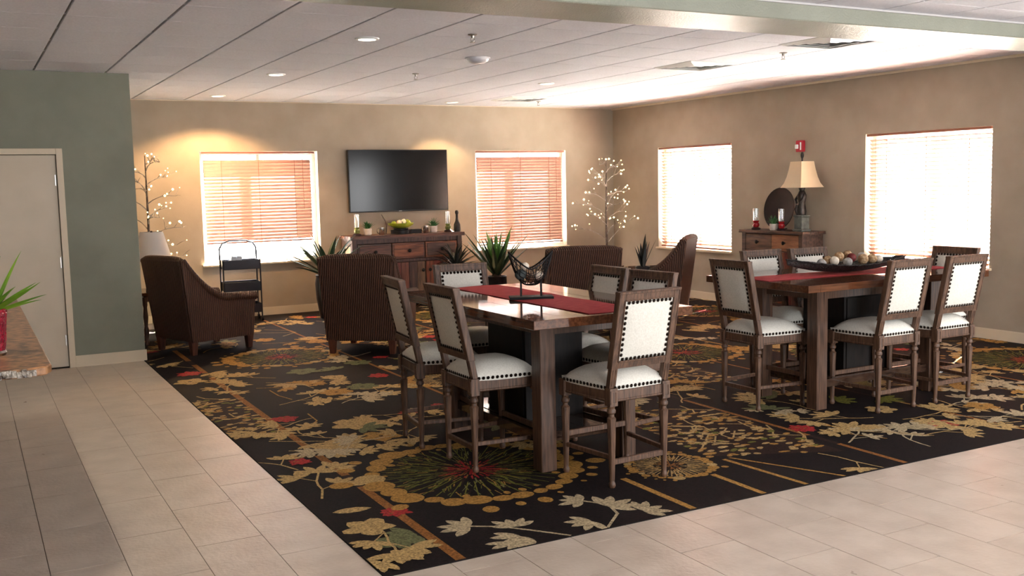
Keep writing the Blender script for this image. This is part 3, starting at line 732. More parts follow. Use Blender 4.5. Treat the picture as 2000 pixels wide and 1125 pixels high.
# ------------------------------------------------------------------ counter-height tables
def make_table(label, loc, rz):
    t = thing('dining_table', label, 'table', loc, rz)
    L, Wd, zt, th = .91, .52, .910, .045
    top = MB().box(-L+.01, L-.01, -Wd+.01, Wd-.01, zt-th, zt-.012).build('tabletop', 'tablewood', t)
    n = 5; pw = 2*Wd/n
    for i in range(n): MB().box(-L+.112, L-.112, -Wd+pw*i+.0006, -Wd+pw*(i+1)-.0006, zt-th-.004, zt).build('plank', 'tablewood', top, bevel=.0012)
    for s in (-1, 1): MB().box(min(s*L, s*(L-.111)), max(s*L, s*(L-.111)), -Wd, Wd, zt-th-.004, zt).build('end_board', 'tablewood', top, bevel=.002)
    lx, ly = .575, .272
    for sx in (-1, 1):
        for sy in (-1, 1): MB().box(sx*lx-.05, sx*lx+.05, sy*ly-.05, sy*ly+.05, 0, zt-th-.004).build('leg', 'tablewood_leg', t, bevel=.004)
    for sy in (-1, 1): MB().box(-lx+.05, lx-.05, sy*ly-.014, sy*ly+.014, .775, zt-th-.004).build('apron', 'tablewood_leg', t)
    for sx in (-1, 1): MB().box(sx*lx-.014, sx*lx+.014, -ly+.05, ly-.05, .775, zt-th-.004).build('apron', 'tablewood_leg', t)
    sh = MB().box(-lx+.03, lx-.03, -.235, .235, .15, .17).build('shelf', 'shelfwood', t)
    for i in range(4): MB().box(-lx+.03, lx-.03, -.24+.12*i+.001, -.24+.12*(i+1)-.001, .165, .205).build('plank', 'shelfwood', sh, bevel=.001)
    for sy in (-1, 1): MB().box(-lx+.05, lx-.05, sy*ly-.02, sy*ly+.02, .15, .205).build('stretcher', 'shelfwood', t)
    cb = MB().box(-.24, .24, -.2, .2, .206, .775).build('centre_cabinet', 'tabledark', t)
    for sy in (-1, 1): MB().box(-.215, .215, sy*.2-.006, sy*.2+.006, .235, .75).build('cabinet_panel', 'tabledark', cb)
    return t
T1 = make_table('dark wood counter-height table with red runner and black wire basket', (3.078, 5.40, .004), PI/2)
T2 = make_table('dark wood counter-height table with red runner and bowl of balls by the windows', (5.76, 5.372, .004), 0)
TZ = .914
def runner(name, label, x0, x1, y0, y1, along, seed, skew=0):
    """cloth strip with soft ripples, lying on the table"""
    rr = random.Random(seed); NX, NY = (40, 10) if along == 'x' else (10, 40); vs = []; fs = []; tt = .0022
    for lay in (0, 1):
        for j in range(NY+1):
            for i in range(NX+1):
                u, v = i/NX, j/NY; x = x0+(x1-x0)*u; y = y0+(y1-y0)*v
                s, e = (u, v) if along == 'x' else (v, u)
                if along == 'x': y += skew*(u-.5)
                rip = .0025*max(0, math.sin(9*s+3*e+seed))*math.sin(PI*e)+.002*max(0, math.sin(23*s-5*e))
                if along == 'x': y += .006*math.sin(7*s+seed)
                else: x += .006*math.sin(7*s+seed)
                vs.append((x, y, TZ+.001+lay*tt+rip))
    K = (NX+1)*(NY+1)
    for j in range(NY):
        for i in range(NX):
            a = j*(NX+1)+i; fs += [(a, a+NX+1, a+NX+2, a+1), (K+a, K+a+1, K+a+NX+2, K+a+NX+1)]
    ring = [i for i in range(NX+1)]+[j*(NX+1)+NX for j in range(1, NY+1)]+[NY*(NX+1)+i for i in range(NX-1, -1, -1)]+[j*(NX+1) for j in range(NY-1, 0, -1)]
    for q in range(len(ring)): a, c = ring[q], ring[(q+1) % len(ring)]; fs.append((a, c, K+c, K+a))
    return tag(MB().add(vs, fs).build(name, 'red', smooth=50), label, 'table runner', 'red table runners')
runner('table_runner', 'red cloth runner under the black wire basket', 2.93, 3.29, 4.545, 6.29, 'y', 2)
runner('table_runner', 'red cloth runner under the bowl of balls', 4.87, 6.62, 5.20, 5.52, 'x', 5, -.10)

# ------------------------------------------------------------------ wire basket sculpture and its stones
bk = thing('wire_basket', 'black crescent wire basket on a two-post stand holding pale stones', 'sculpture', (3.045, 5.37, TZ+.004), R(-25))
MB().box(-.135, .135, -.06, .06, 0, .016).build('base', 'black', bk, bevel=.002)
for s in (-.062, .062): MB().box(s-.006, s+.006, -.006, .006, .016, .11).build('post', 'black', bk)
def crescent(u):        # u -1..1 along: keel and rim heights, half width
    keel = .085+.205*abs(u)**2.6; rim = .185+.107*abs(u)**1.25; wd = .062*(1-abs(u)**2.2)
    x = .135*(u if abs(u) < .001 else math.copysign(abs(u)**.9, u)); return x, keel, rim, wd
fr = MB(); us = [-1+i/12 for i in range(25)]
fr.tube([(crescent(u)[0], 0, crescent(u)[1]) for u in us], .005, 6)
for s in (-1, 1): fr.tube([(crescent(u)[0], s*crescent(u)[3], crescent(u)[2]) for u in us], .005, 6)
fr.build('rim_frame', 'iron', bk, smooth=50)
ms = MB(); rb = random.Random(3)
def wall_pt(u, v, s):
    x, k_, r_, w_ = crescent(u); return (x, s*w_*math.sin(v*PI/2), k_+(r_-k_)*(1-math.cos(v*PI/2)) if True else 0)
for s in (-1, 1):
    for i in range(20):
        u = rb.uniform(-.95, .95); du = rb.uniform(-.35, .35); ms.tube([wall_pt(max(-1, min(1, u+du*t_)), t_, s) for t_ in (0, .25, .5, .75, 1)], .0022, 4)
    for i in range(5):
        v = .2+.15*i; ms.tube([wall_pt(u, v+.06*math.sin(5*u+i), s) for u in us[1:-1]], .0022, 4)
ms.build('wire_mesh', 'iron', bk, kind='stuff')
def ball(name, label, cat, c, r, mat, group, sc=(1, 1, 1), seed=1, jit=.03):
    b = MB().sphere((0, 0, 0), r, 14, 9, sc, jit, random.Random(seed)).build(name, mat, smooth=60); b.location = c; return tag(b, label, cat, group)
Mb = Matrix.Translation((3.045, 5.37, TZ+.004)) @ Matrix.Rotation(R(-25), 4, 'Z')
for x, z, r, m, lb in ((-.062, .150, .036, 'stonedark', 'dark grey stone in the left horn of the wire basket'), (-.035, .200, .026, 'ivory', 'pale stone lying on top of the dark one in the wire basket'),
                       (.05, .142, .031, 'ivory', 'large pale stone in the right half of the wire basket'), (0.0, .120, .026, 'driftwood', 'brown stone at the bottom of the wire basket')):
    p = Mb @ Vector((x, 0, z)); ball('decor_stone', lb, 'stone', p, r, m, 'stones in the wire basket', (1.1, .9, .95), int(x*1000)+70)

# ------------------------------------------------------------------ boat bowl with decorative balls
bw = thing('woven_bowl', 'long dark woven boat-shaped bowl filled with balls on the red runner', 'bowl', (5.74, 5.355, TZ+.007), R(-8))
NU, NV = 28, 10; vs = []; fs = []
def boat(u, v, inset=0):
    a = abs(u); hl = .53; x = hl*math.copysign(a, u)
    zb = .004+.062*a**2.2*(1.15 if u < 0 else 1); wd = .125*(1-a**2.2)+.012; rim = .055+.052*a**1.6*(1.15 if u < 0 else .8)
    return (x, v*(wd-inset), zb+(max(rim, zb+.004)-zb)*abs(v)**2.2+inset*(1-abs(v)**2))
for lay, ins in ((0, 0), (1, .006)):
    for i in range(NU+1):
        for j in range(NV+1): vs.append(boat(-1+2*i/NU, -1+2*j/NV, ins))
K = (NU+1)*(NV+1)
for i in range(NU):
    for j in range(NV):
        a = i*(NV+1)+j; fs += [(a, a+1, a+NV+2, a+NV+1), (K+a, K+a+NV+1, K+a+NV+2, K+a+1)]
for i in range(NU):
    for j in (0, NV): a = i*(NV+1)+j; b_ = a+NV+1; fs.append((a, b_, K+b_, K+a))
for j in range(NV):
    for i in (0, NU): a = i*(NV+1)+j; fs.append((a, a+1, K+a+1, K+a))
MT['woven'] = noisy('black_weave', (18, 17, 17), (52, 48, 44), 60, (1, 1, 1), .6, bump=1.0, bscale=90)
MB().add(vs, fs).build('shell', 'woven', bw, smooth=60)
b = MB()
for s in (-1, 1): b.tube([tuple(Vector(boat(-1+2*i/24, s))+Vector((0, 0, .004*(i % 2)))) for i in range(25)], .006, 6)
b.build('rim', 'woven', bw, smooth=60)
Mw = Matrix.Translation((5.74, 5.355, TZ+.007)) @ Matrix.Rotation(R(-8), 4, 'Z')
BL = [(-.23, 0, .073, .036, 'ballgrey', 'brownish grey ball at the left end of the bowl'), (-.13, -.02, .090, .034, 'ivory', 'ivory ball, second from the left along the bowl'),
      (-.14, .05, .088, .036, 'balltan', 'tan woven ball behind the ivory one in the bowl'), (-.03, -.045, .078, .034, 'ballgrey', 'pale grey ball at the front middle of the bowl'),
      (-.05, .03, .115, .036, 'balltan', 'large tan ball on top in the middle of the bowl'), (.04, .0, .105, .034, 'ballred', 'dark red ball in the middle of the bowl'),
      (.05, .06, .120, .036, 'balltan', 'brown ball at the back top of the bowl'), (.12, -.03, .092, .039, 'balltan', 'speckled tan ball right of the red one in the bowl'),
      (.17, .045, .105, .034, 'ballgrey', 'grey ball at the back right of the bowl'), (.22, -.01, .090, .037, 'balltan', 'tan ball towards the right end of the bowl'), (.30, .01, .084, .03, 'ivory', 'small ivory ball at the right end of the bowl')]
for i, (x, y, z, r, m, lb) in enumerate(BL): ball('decor_ball', lb, 'ball', Mw @ Vector((x, y, z)), r, m, 'decorative balls in the boat bowl', seed=i+20)

# ------------------------------------------------------------------ wicker armchairs
def make_armchair(label):
    t = thing('wicker_armchair', label, 'armchair', group='wicker armchairs of the seating group')
    def flare(b, k=.09):
        b.v = [(x*(1+k*(z-.13)/.8), y, z) for x, y, z in b.v]; return b
    prof = [(-.33, .13), (.37, .13), (.40, .53), (.10, .535)]
    curve = []
    for i in range(1, 11):
        tt = i/10; curve.append((.10-.50*tt, .535+.40*(tt**1.9)))
    prof += curve; prof += [(-.435, .94)]
    for s in (-1, 1):
        b = MB(); a0, a1 = sorted((s*.30, s*.355)); b.prism(prof, a0, a1, 'x'); flare(b).build('side_panel', 'wicker', t)
        path = [(s*.335, .415, .535), (s*.335, .25, .545), (s*.335, .10, .548)]+[(s*.335, y, z+.012) for y, z in curve]
        b = MB(); b.tube(path, [.045]*3+[.045-.002*i for i in range(len(curve))], 10); flare(b).build('arm_roll', 'wicker', t, smooth=60)
    b = MB(); b.prism([(-.335, .13), (-.28, .13), (-.36, .955), (-.445, .955)], -.335, .335, 'x'); flare(b).build('back_panel', 'wicker', t, bevel=.01)
    b = MB(); b.tube([(x, -.405, .955-.03*(abs(x)/.34)**6) for x in [-.35+.07*i for i in range(11)]], .035, 10); flare(b).build('top_roll', 'wicker', t, smooth=60)
    MB().box(-.30, .30, .32, .37, .13, .36).build('front_panel', 'wicker', t)
    MB().box(-.295, .295, -.26, .33, .30, .36).build('seat_deck', 'wicker', t)
    MB().box(-.29, .29, -.25, .375, .36, .47).build('seat_cushion', 'cushion', t, bevel=.03, smooth=50)
    bc = MB().box(-.28, .28, -.06, .06, 0, .40).build('back_cushion', 'cushion', t, bevel=.03, smooth=50)
    bc.location = (0, -.245, .46); bc.rotation_euler = (R(10), 0, 0)
    for sx in (-1, 1):
        for y in (-.30, .34):
            b = MB(); x = sx*.305
            b.add([(x+dx*w, y+dy*w, z) for z, w in ((0, .024), (.14, .036)) for dx, dy in ((-1, -1), (1, -1), (1, 1), (-1, 1))],
                  [(3, 2, 1, 0), (4, 5, 6, 7), (0, 1, 5, 4), (1, 2, 6, 5), (2, 3, 7, 6), (3, 0, 4, 7)]).build('leg', 'chairleg', t)
    return t
AC = [(2.09, 10.56, 20, 'brown wicker armchair in side view beside the green wall'), (3.53, 9.50, 52, 'dark brown wicker armchair turned away, behind the left counter chairs'),
      (5.62, 8.92, 68, 'brown wicker armchair with corded back behind the wire basket'), (7.20, 9.68, 131, 'brown wicker armchair in profile below the sun-flooded back right window')]
a0 = None
for x, y, a, lb in AC:
    if a0 is None: a0 = make_armchair(lb); a0.location = (x, y, .004); a0.rotation_euler = (0, 0, R(a-90))
    else: dup(a0, (x, y, .004), R(a-90), lb)

# ------------------------------------------------------------------ end tables and left lamp
def end_table(label, loc, rz, topmat, w=.28, h=.56):
    t = thing('end_table', label, 'side table', loc, rz)
    MB().box(-w, w, -w, w, h-.03, h).build('top', topmat, t, bevel=.004)
    MB().box(-w+.03, w-.03, -w+.03, w-.03, h-.10, h-.03).build('apron', 'tablewood_leg', t)
    MB().box(-w+.03, w-.03, -w+.03, w-.03, .14, .165).build('shelf', 'whitetop_glare', t)  # window reflection on the shelf put into its pale colour
    lp = [(.016, 0), (.022, .03), (.016, .06), (.026, .13), (.026, .17), (.017, .20), (.027, .30), (.018, .40), (.026, .43), (.026, h-.05)]
    for sx in (-1, 1):
        for sy in (-1, 1): MB().lathe(lp, 10, (sx*(w-.045), sy*(w-.045), 0)).build('leg', 'tablewood_leg', t, smooth=40)
    return t
end_table('dark turned-leg side table in the corner behind the green wall', (1.86, 11.40, .004), 0, 'tablewood')
end_table('side table with pale polished top between two wicker armchairs', (6.50, 9.28, .004), R(10), 'whitetop_glare', .26, .57)
t = thing('table_lamp', 'white cone lampshade lamp on the corner side table by the green wall', 'lamp', (1.76, 11.35, .564))
MB().lathe([(.09, 0), (.09, .02), (.03, .04), (.05, .10), (.075, .18), (.05, .27), (.02, .32), (.012, .42)], 18).build('base', 'bronze', t, smooth=50)
MB().lathe([(.20, .335), (.118, .632), (.115, .632), (.197, .335)], 28).build('lamp_shade', 'shadewhite', t, smooth=40)
MB().lathe([(.012, .40), (.012, .64), (.004, .645)], 8).build('stem', 'bronze', t, smooth=40)
# plant and driftwood on the pale table
t = thing('snake_plant', 'dark stiff-leaved plant in a low pot on the pale side table', 'plant', (6.68, 9.22, .574))
MB().lathe([(.06, 0), (.08, .07), (.085, .10), (.072, .10), (.068, .085), (0, .085)], 16).build('pot', 'pot', t, smooth=40)
for az, el, L, wd in ((0.3, 1.5, .38, .07), (2.2, 1.42, .26, .05), (-.3, 1.38, .30, .07), (3.3, 1.2, .26, .035), (5.0, 1.45, .30, .06), (.1, 1.05, .36, .012), (1.2, 1.35, .28, .05)):
    MB().leaf((.02*math.cos(az), .02*math.sin(az), .085), az, el, L, wd, .12, 6, .25).build('leaf', 'leafblack', t, smooth=50)
t = thing('driftwood_piece', 'forked brown driftwood lying on the pale side table', 'driftwood', (6.42, 9.40, .574), R(-30))
b = MB().tube([(-.16, 0, .025), (-.08, .02, .03), (0, 0, .05), (.08, -.01, .06), (.15, .03, .085)], [.015, .024, .028, .022, .012], 8)
b.build('stem', 'driftwood', t, smooth=60)
MB().tube([(0, 0, .05), (.05, -.05, .085), (.10, -.07, .11)], [.02, .015, .008], 8).build('fork', 'driftwood', t, smooth=60)
MB().tube([(-.06, .02, .04), (-.10, .05, .09), (-.16, .06, .105)], [.018, .013, .008], 8).build('fork', 'driftwood', t, smooth=60)

# ------------------------------------------------------------------ television
tv = thing('television', 'large black flat television on the back wall between the windows', 'television', (5.245, YB-.05, 1.705))
MB().box(-.725, .725, -.03, .012, -.418, .418).build('case', 'tvframe', tv, bevel=.006)
MB().box(-.712, .712, -.0325, -.029, -.400, .408).build('screen', 'screen', tv)
MB().box(-.18, .18, .012, .05, -.2, .2).build('wall_mount', 'tvframe', tv)
MB().box(-.02, .02, -.034, -.03, -.414, -.408).build('badge', 'steel', tv)

# ------------------------------------------------------------------ sideboard under the television
sb = thing('sideboard', 'long reclaimed-wood sideboard under the television', 'sideboard', (5.19, 12.655, .004))
hx, d0, d1, hz_ = .79, -.215, .21, .988
cs = MB()
cs.box(-hx, -hx+.07, d0, d0+.07, 0, hz_-.05).box(hx-.07, hx, d0, d0+.07, 0, hz_-.05).box(-hx, -hx+.07, d1-.07, d1, 0, hz_-.05).box(hx-.07, hx, d1-.07, d1, 0, hz_-.05)
cs.box(-hx, -hx+.07, d0+.07, d1-.07, .85, hz_-.05).box(hx-.05, hx-.01, d0+.07, d1-.07, .08, hz_-.05).box(-hx, -hx+.07, d0+.07, d1-.07, .06, .14)
cs.box(-hx+.07, hx-.07, d0+.02, d1, .06, .10).box(-hx+.07, hx-.07, d1-.02, d1, .1, hz_-.05)
cs.box(-hx+.07, hx-.07, d0+.015, d0+.05, .62, .66).box(-hx+.07, hx-.07, d0+.015, d0+.05, .88, hz_-.05)
cs.build('carcase', MT['planks'][2], sb, bevel=.003)
tp = MB().box(-hx-.03, hx+.03, d0-.03, d1+.015, hz_-.05, hz_-.03).build('top', MT['planksh'][1], sb)
for i in range(4):
    w_ = (d1+.015-d0+.03)/4; MB().box(-hx-.03, hx+.03, d0-.03+w_*i+.001, d0-.03+w_*(i+1)-.001, hz_-.032, hz_).build('plank', MT['planksh'][i % 3], tp, bevel=.002)
MB().box(-hx+.028, -hx+.04, d0+.07, d1-.07, .14, .85).build('end_panel', 'pale', sb, label='pale cream end panel')
def knob(parent, c, ax):
    k_ = MB().lathe([(.008, 0), (.008, .015), (.02, .022), (.024, .034), (.014, .042), (0, .043)], 12).build('knob', 'knob', parent, smooth=50)
    k_.location = c; k_.rotation_euler = (R(90), 0, 0) if ax == 'y' else (0, R(-90), 0)
iw = 2*(hx-.07)/3
for i in range(3):
    x0 = -hx+.07+iw*i; dw = MB().box(x0+.006, x0+iw-.006, d0+.005, d0+.04, .665, .875).build('drawer', MT['planksh'][(i*2+1) % 3], sb, bevel=.003)
    MB().box(x0+.03, x0+iw-.03, d0-.004, d0+.006, .69, .85).build('drawer_panel', MT['planksh'][(i*2) % 3], dw, bevel=.003)
    knob(dw, (x0+iw/2, d0-.004, .77), 'y')
    do = MB().box(x0+.006, x0+iw-.006, d0+.012, d0+.04, .105, .615).build('door', MT['planks'][2], sb, bevel=.002)
    pw = (iw-.012)/4
    for j in range(4): MB().box(x0+.006+pw*j+.001, x0+.006+pw*(j+1)-.001, d0+.0, d0+.013, .105, .615).build('plank', MT['planks'][(i*3+j*2) % 5], do, bevel=.002)
    knob(do, (x0+(iw-.05 if i < 2 else .05), d0, .50), 'y')
ST = .004+hz_
def hurricane(label, loc, bodymat, footmat, candle, hh=.17):
    t = thing('candle_holder', label, 'candle holder', loc, 0, 'hurricane candle holders')
    MB().lathe([(.055, 0), (.058, .015), (.045, .025), (.03, .03)], 18).build('foot', footmat, t, smooth=40)
    MB().lathe([(.03, .03), (.042, .05), (.04, .075), (.028, .085), (.036, .10), (.04, .11), (0, .11)], 18).build('body', bodymat, t, smooth=40)
    MB().lathe([(.036, .11), (.037, .11+hh), (.0345, .11+hh), (.0335, .112)], 20).build('glass_chimney', 'tube', t, smooth=40)
    if candle: MB().lathe([(.022, .11), (.022, .11+hh*.8), (.002, .11+hh*.8), (.002, .11+hh*.88)], 12).build('candle', 'candle', t, smooth=40)
    return t
hurricane('olive glass candle holder with pale candle at the left end of the sideboard', (4.53, 12.60, ST), 'greenfoot', 'darkfoot', True)
hurricane('olive clear-glass candle holder at the right end of the sideboard', (5.85, 12.60, ST), 'greenfoot', 'darkfoot', False)
def herb(label, loc, potmat, s=1.0, spread=.6):
    t = thing('potted_plant', label, 'potted plant', loc, 0, 'small potted greenery')
    MB().lathe([(.038*s, 0), (.048*s, .01*s), (.052*s, .085*s), (.046*s, .085*s), (.044*s, .07*s), (0, .07*s)], 16).build('pot', potmat, t, smooth=40)
    b = MB(); rr = random.Random(int(loc[0]*100+loc[1]*37))
    for i in range(46):
        b.leaf((rr.uniform(-.02, .02)*s, rr.uniform(-.02, .02)*s, .07*s), rr.uniform(0, 6.28), rr.uniform(.5, 1.5), rr.uniform(.08, .13)*s, .016*s, spread, 4, .3)
    b.build('foliage', 'herb', t, smooth=60, kind='stuff')
herb('green plant in white pot on the left half of the sideboard', (4.68, 12.60, ST), 'potwhite', 1.05)
herb('green plant in white pot on the right half of the sideboard', (5.63, 12.60, ST), 'potwhite', 1.05)
def mug(label, loc):
    t = thing('metal_cup', label, 'cup', loc, 0, 'silver cups on the sideboard')
    MB().lathe([(.034, 0), (.038, .005), (.038, .098), (.035, .098), (.035, .01), (0, .01)], 18).build('body', 'silver', t, smooth=40)
    MB().tube([(-.036, 0, .085), (-.062, 0, .08), (-.066, 0, .05), (-.056, 0, .025), (-.037, 0, .02)], .005, 6).build('handle', 'silver', t, smooth=60)
mug('silver cup between the left plant and the lime bowl', (4.86, 12.56, ST)); mug('silver cup between the lime bowl and the right plant', (5.50, 12.56, ST))
t = tag(MB().lathe([(.13, 0), (.14, .005), (.14, .05), (.10, .055), (.10, .07), (.12, .075), (0, .075)], 20).build('bowl_stand', 'black', smooth=40), 'round black stand under the lime green bowl', 'stand')
t.location = (5.16, 12.62, ST)
t = thing('ceramic_bowl', 'lime green bowl holding pale eggs on a black stand', 'bowl', (5.16, 12.62, ST+.075))
MB().lathe([(.06, 0), (.11, .012), (.165, .045), (.175, .07), (.168, .07), (.155, .048), (.10, .022), (0, .018)], 24).build('body', 'limebowl', t, smooth=50)
for i, (x, y, z, m, lb) in enumerate(((-.035, -.05, .075, 'ivory', 'white egg at the front of the lime bowl'), (.035, -.02, .085, 'ivory', 'cream egg right of the white one in the lime bowl'),
                                     (-.12, -.05, .062, 'limebowl', 'lime egg at the left rim of the lime bowl'), (.09, -.06, .066, 'limebowl', 'lime egg at the right front of the lime bowl'), (.11, .03, .075, 'limebowl', 'lime egg at the back right of the lime bowl'), (.0, .06, .07, 'ivory', 'pale egg at the back of the lime bowl'))):
    ball('decor_egg', lb, 'egg', (5.16+x, 12.62+y, ST+.075+z), .034, m, 'eggs in the lime bowl', (1, 1, 1.2), 60+i, .01)
t = thing('branch_decor', 'bent dark twig standing behind the lime bowl', 'branch', (4.98, 12.72, ST))
MB().tube([(0, 0, 0), (.01, 0, .10), (0, 0, .17), (-.03, 0, .22), (-.06, 0, .27)], [.012, .01, .009, .008, .005], 7).build('stem', 'bark', t, smooth=60)
t = tag(MB().box(-.11, .11, -.06, .06, 0, .055).build('cable_box', 'black', bevel=.003), 'flat black box right of the bowl stand on the sideboard', 'electronics'); t.location = (5.345, 12.66, ST)
t = tag(MB().lathe([(.045, 0), (.05, .02), (.046, .10), (.024, .145), (.017, .19), (.017, .235), (.024, .25), (.026, .27), (.018, .29), (0, .295)], 16).build('wooden_bottle', 'bronze', smooth=50), 'dark turned wooden bottle at the right end of the sideboard', 'ornament')
t.location = (5.955, 12.53, ST-.0); 

# ------------------------------------------------------------------ floor plants
def agave(label, loc, potprof, potmat, n, Lr, wd, mats, seed, h0, elr=(.5, 1.5), curl=.5, group='tall potted agaves'):
    t = thing('potted_agave', label, 'potted plant', loc, 0, group); rr = random.Random(seed)
    MB().lathe(potprof, 24).build('pot', potmat, t, smooth=40)
    MB().lathe([(.08, h0-.03), (.06, h0+.05), (.03, h0+.10), (0, h0+.10)], 12).build('crown', 'soil', t, smooth=40)
    for i in range(n):
        f = i/(n-1); az = i*2.39996+rr.uniform(-.2, .2); el = elr[1]-(elr[1]-elr[0])*f**.8; L = Lr*rr.uniform(.85, 1.1)*(1 if f > .2 else .85)
        MB().leaf((.03*math.cos(az), .03*math.sin(az), h0+.02+.06*(1-f)), az, el, L, wd*rr.uniform(.85, 1.1), curl*rr.uniform(.2, 1.1), 7, .15).build('leaf', mats[0] if f < .35 else mats[1], t, smooth=50)
    return t
POT = [(.10, 0), (.115, .01), (.15, .36), (.158, .41), (.15, .42), (.135, .42), (.132, .38), (0, .38)]
POT2 = [(.14, 0), (.15, .01), (.135, .39), (.14, .40), (.126, .40), (.122, .36), (0, .36)]
TALL = [(.10, 0), (.115, .01), (.155, .25), (.165, .44), (.15, .52), (.155, .545), (.135, .545), (.13, .50), (0, .50)]
agave('dark agave in a tall black pot behind the turned-away armchair', (3.95, 12.10, .004), TALL, 'pot', 26, .58, .085, ('leafdark', 'leafdark'), 5, .50, (.35, 1.35), .5)
agave('green-hearted agave in a black pot beside the right back window', (6.22, 11.90, .004), POT2, 'pot', 30, .66, .085, ('leafgreen', 'leafdark'), 9, .37, (.70, 1.5), .25)
agave('nearly black drooping-leaf plant at the right end of the sideboard', (5.72, 12.12, .004), POT, 'pot', 34, .36, .055, ('leafblack', 'leafblack'), 12, .50, (.15, 1.4), 1.1)
bl_ = MB()

# ------------------------------------------------------------------ console on the right wall
cn = thing('console_cabinet', 'reclaimed-wood console cabinet under the fire alarm on the right wall', 'cabinet', (8.632, 9.0875, .004))
hy, hxx, hzz = .5125, .165, 1.0
b = MB()
for sy in (-1, 1):
    for x in (-hxx, hxx-.06): b.box(x, x+.06, min(sy*hy, sy*(hy-.06)), max(sy*hy, sy*(hy-.06)), 0, hzz-.035)
b.box(-hxx+.01, hxx, -hy+.02, hy-.02, .55, .58).box(-hxx+.01, hxx, -hy+.06, hy-.06, .10, .13).box(hxx-.015, hxx, -hy+.06, hy-.06, .13, hzz-.035)
for sy in (-1, 1): b.box(-hxx+.06, hxx-.06, min(sy*hy, sy*(hy-.02)), max(sy*hy, sy*(hy-.02)), .10, hzz-.035)
b.build('carcase', MT['planky'][1], cn, bevel=.003)
tp = MB().box(-hxx-.025, hxx+.01, -hy-.03, hy+.03, hzz-.035, hzz-.02).build('top', MT['planky'][1], cn)
for i in range(3): w_ = (2*hxx+.035)/3; MB().box(-hxx-.025+w_*i+.001, -hxx-.025+w_*(i+1)-.001, -hy-.03, hy+.03, hzz-.022, hzz).build('plank', MT['planky'][i % 2], tp, bevel=.002)
bw_ = (2*hy-.12)/2
for i in range(2):
    y0 = -hy+.06+bw_*i
    dw = MB().box(-hxx+.006, -hxx+.04, y0+.004, y0+bw_-.004, .76, hzz-.045).build('drawer', MT['planky'][2 if i == 0 else 0], cn, bevel=.003)
    knob(dw, (-hxx+.006, y0+bw_/2, .86), 'x')
    dw = MB().box(-hxx+.01, -hxx+.045, y0+.004, y0+bw_-.004, .135, .752).build('door', MT['planky'][1], cn, bevel=.003)
    pw = (bw_-.008)/4
    for j in range(4): MB().box(-hxx-.002, -hxx+.012, y0+.004+pw*j+.001, y0+.004+pw*(j+1)-.001, .135, .752).build('plank', MT['planks'][(i*2+j*3) % 5], dw, bevel=.002)
    knob(dw, (-hxx, y0+(bw_-.05 if i == 0 else .05), .52), 'x')
CT = .004+hzz; CXX = XR-.25
hurricane('red candle holder with clear chimney at the left end of the console', (8.55, 9.44, CT), 'redglass', 'darkfoot', False, .15)
hurricane('red candle holder with clear chimney in front of the dark plate', (8.53, 8.98, CT), 'redglass', 'darkfoot', False, .15)
herb('small green plant in white pot between the two red candle holders', (8.53, 9.11, CT), 'potwhite', .95, .3)
t = thing('decor_plate', 'large dark round plate leaning on the wall behind the candles', 'plate', (8.66, 9.13, CT+.255), 0)
pl = MB().lathe([(0, 0), (.14, .004), (.20, .02), (.252, .034), (.255, .028), (.20, .008), (.14, -.008), (0, -.010)], 40).build('plate_body', 'plate', t, smooth=40)
pl.rotation_euler = (0, R(-82), 0)
b = MB().box(-.02, .05, -.06, .06, -.245, -.235).bar((-.02, -.04, -.24), (.03, -.04, -.12), .012, .012).bar((-.02, .04, -.24), (.03, .04, -.12), .012, .012)
b.build('easel', 'iron', t)
t = thing('table_lamp', 'cream bell-shaped square lampshade lamp with dark figure base on the console', 'lamp', (8.57, 8.69, CT))
MB().box(-.075, .075, -.075, .075, 0, .03).box(-.062, .062, -.062, .062, .03, .17).box(-.07, .07, -.07, .07, .17, .19).build('plinth', 'stoneplinth', t, bevel=.006, label='grey-green stone plinth')
fg = MB().lathe([(.05, .19), (.058, .23), (.05, .29), (.04, .33), (.055, .38), (.058, .42), (.04, .46), (.03, .475), (.042, .50), (.038, .53), (.012, .55)], 12, sx=1, sy=.85)
for s in (-1, 1): fg.tube([(0, s*.045, .43), (-.04, s*.06, .37), (-.06, s*.02, .33)], [.018, .016, .012], 7)
fg.tube([(-.03, .03, .20), (-.065, .035, .26), (-.05, .02, .31)], [.022, .02, .014], 7)
fg.build('figure', 'bronze', t, smooth=50)
MB().lathe([(.010, .54), (.010, .86), (.006, .865)], 8).build('stem', 'bronze', t, smooth=40)
prof = [(.245, .51), (.205, .56), (.175, .63), (.150, .72), (.132, .81)]
sh_ = MB(); sh_.lathe(prof+[(r-.003, z) for r, z in reversed(prof)], 4, rot=PI/4*0); sh_.f = sh_.f
sh_.build('lamp_shade', 'shade', t).rotation_euler = (0, 0, R(222))
MB().lathe([(.008, .84), (.018, .865), (.02, .885), (.012, .915), (.004, .92)], 10).build('finial', 'bronze', t, smooth=40)
# fire alarm
t = thing('fire_alarm', 'red fire alarm strobe on the right wall above the lamp', 'fire alarm', (XR, 8.94, 2.0))
MB().box(-.045, 0, -.06, .06, -.068, .068).build('housing', 'alarmred', t, bevel=.008)
MB().box(-.068, -.045, .005, .05, -.03, .02).build('strobe_lens', 'strobe', t, bevel=.006)
MB().box(-.047, -.0445, -.035, -.015, -.045, .045).build('grille', 'strobe', t)

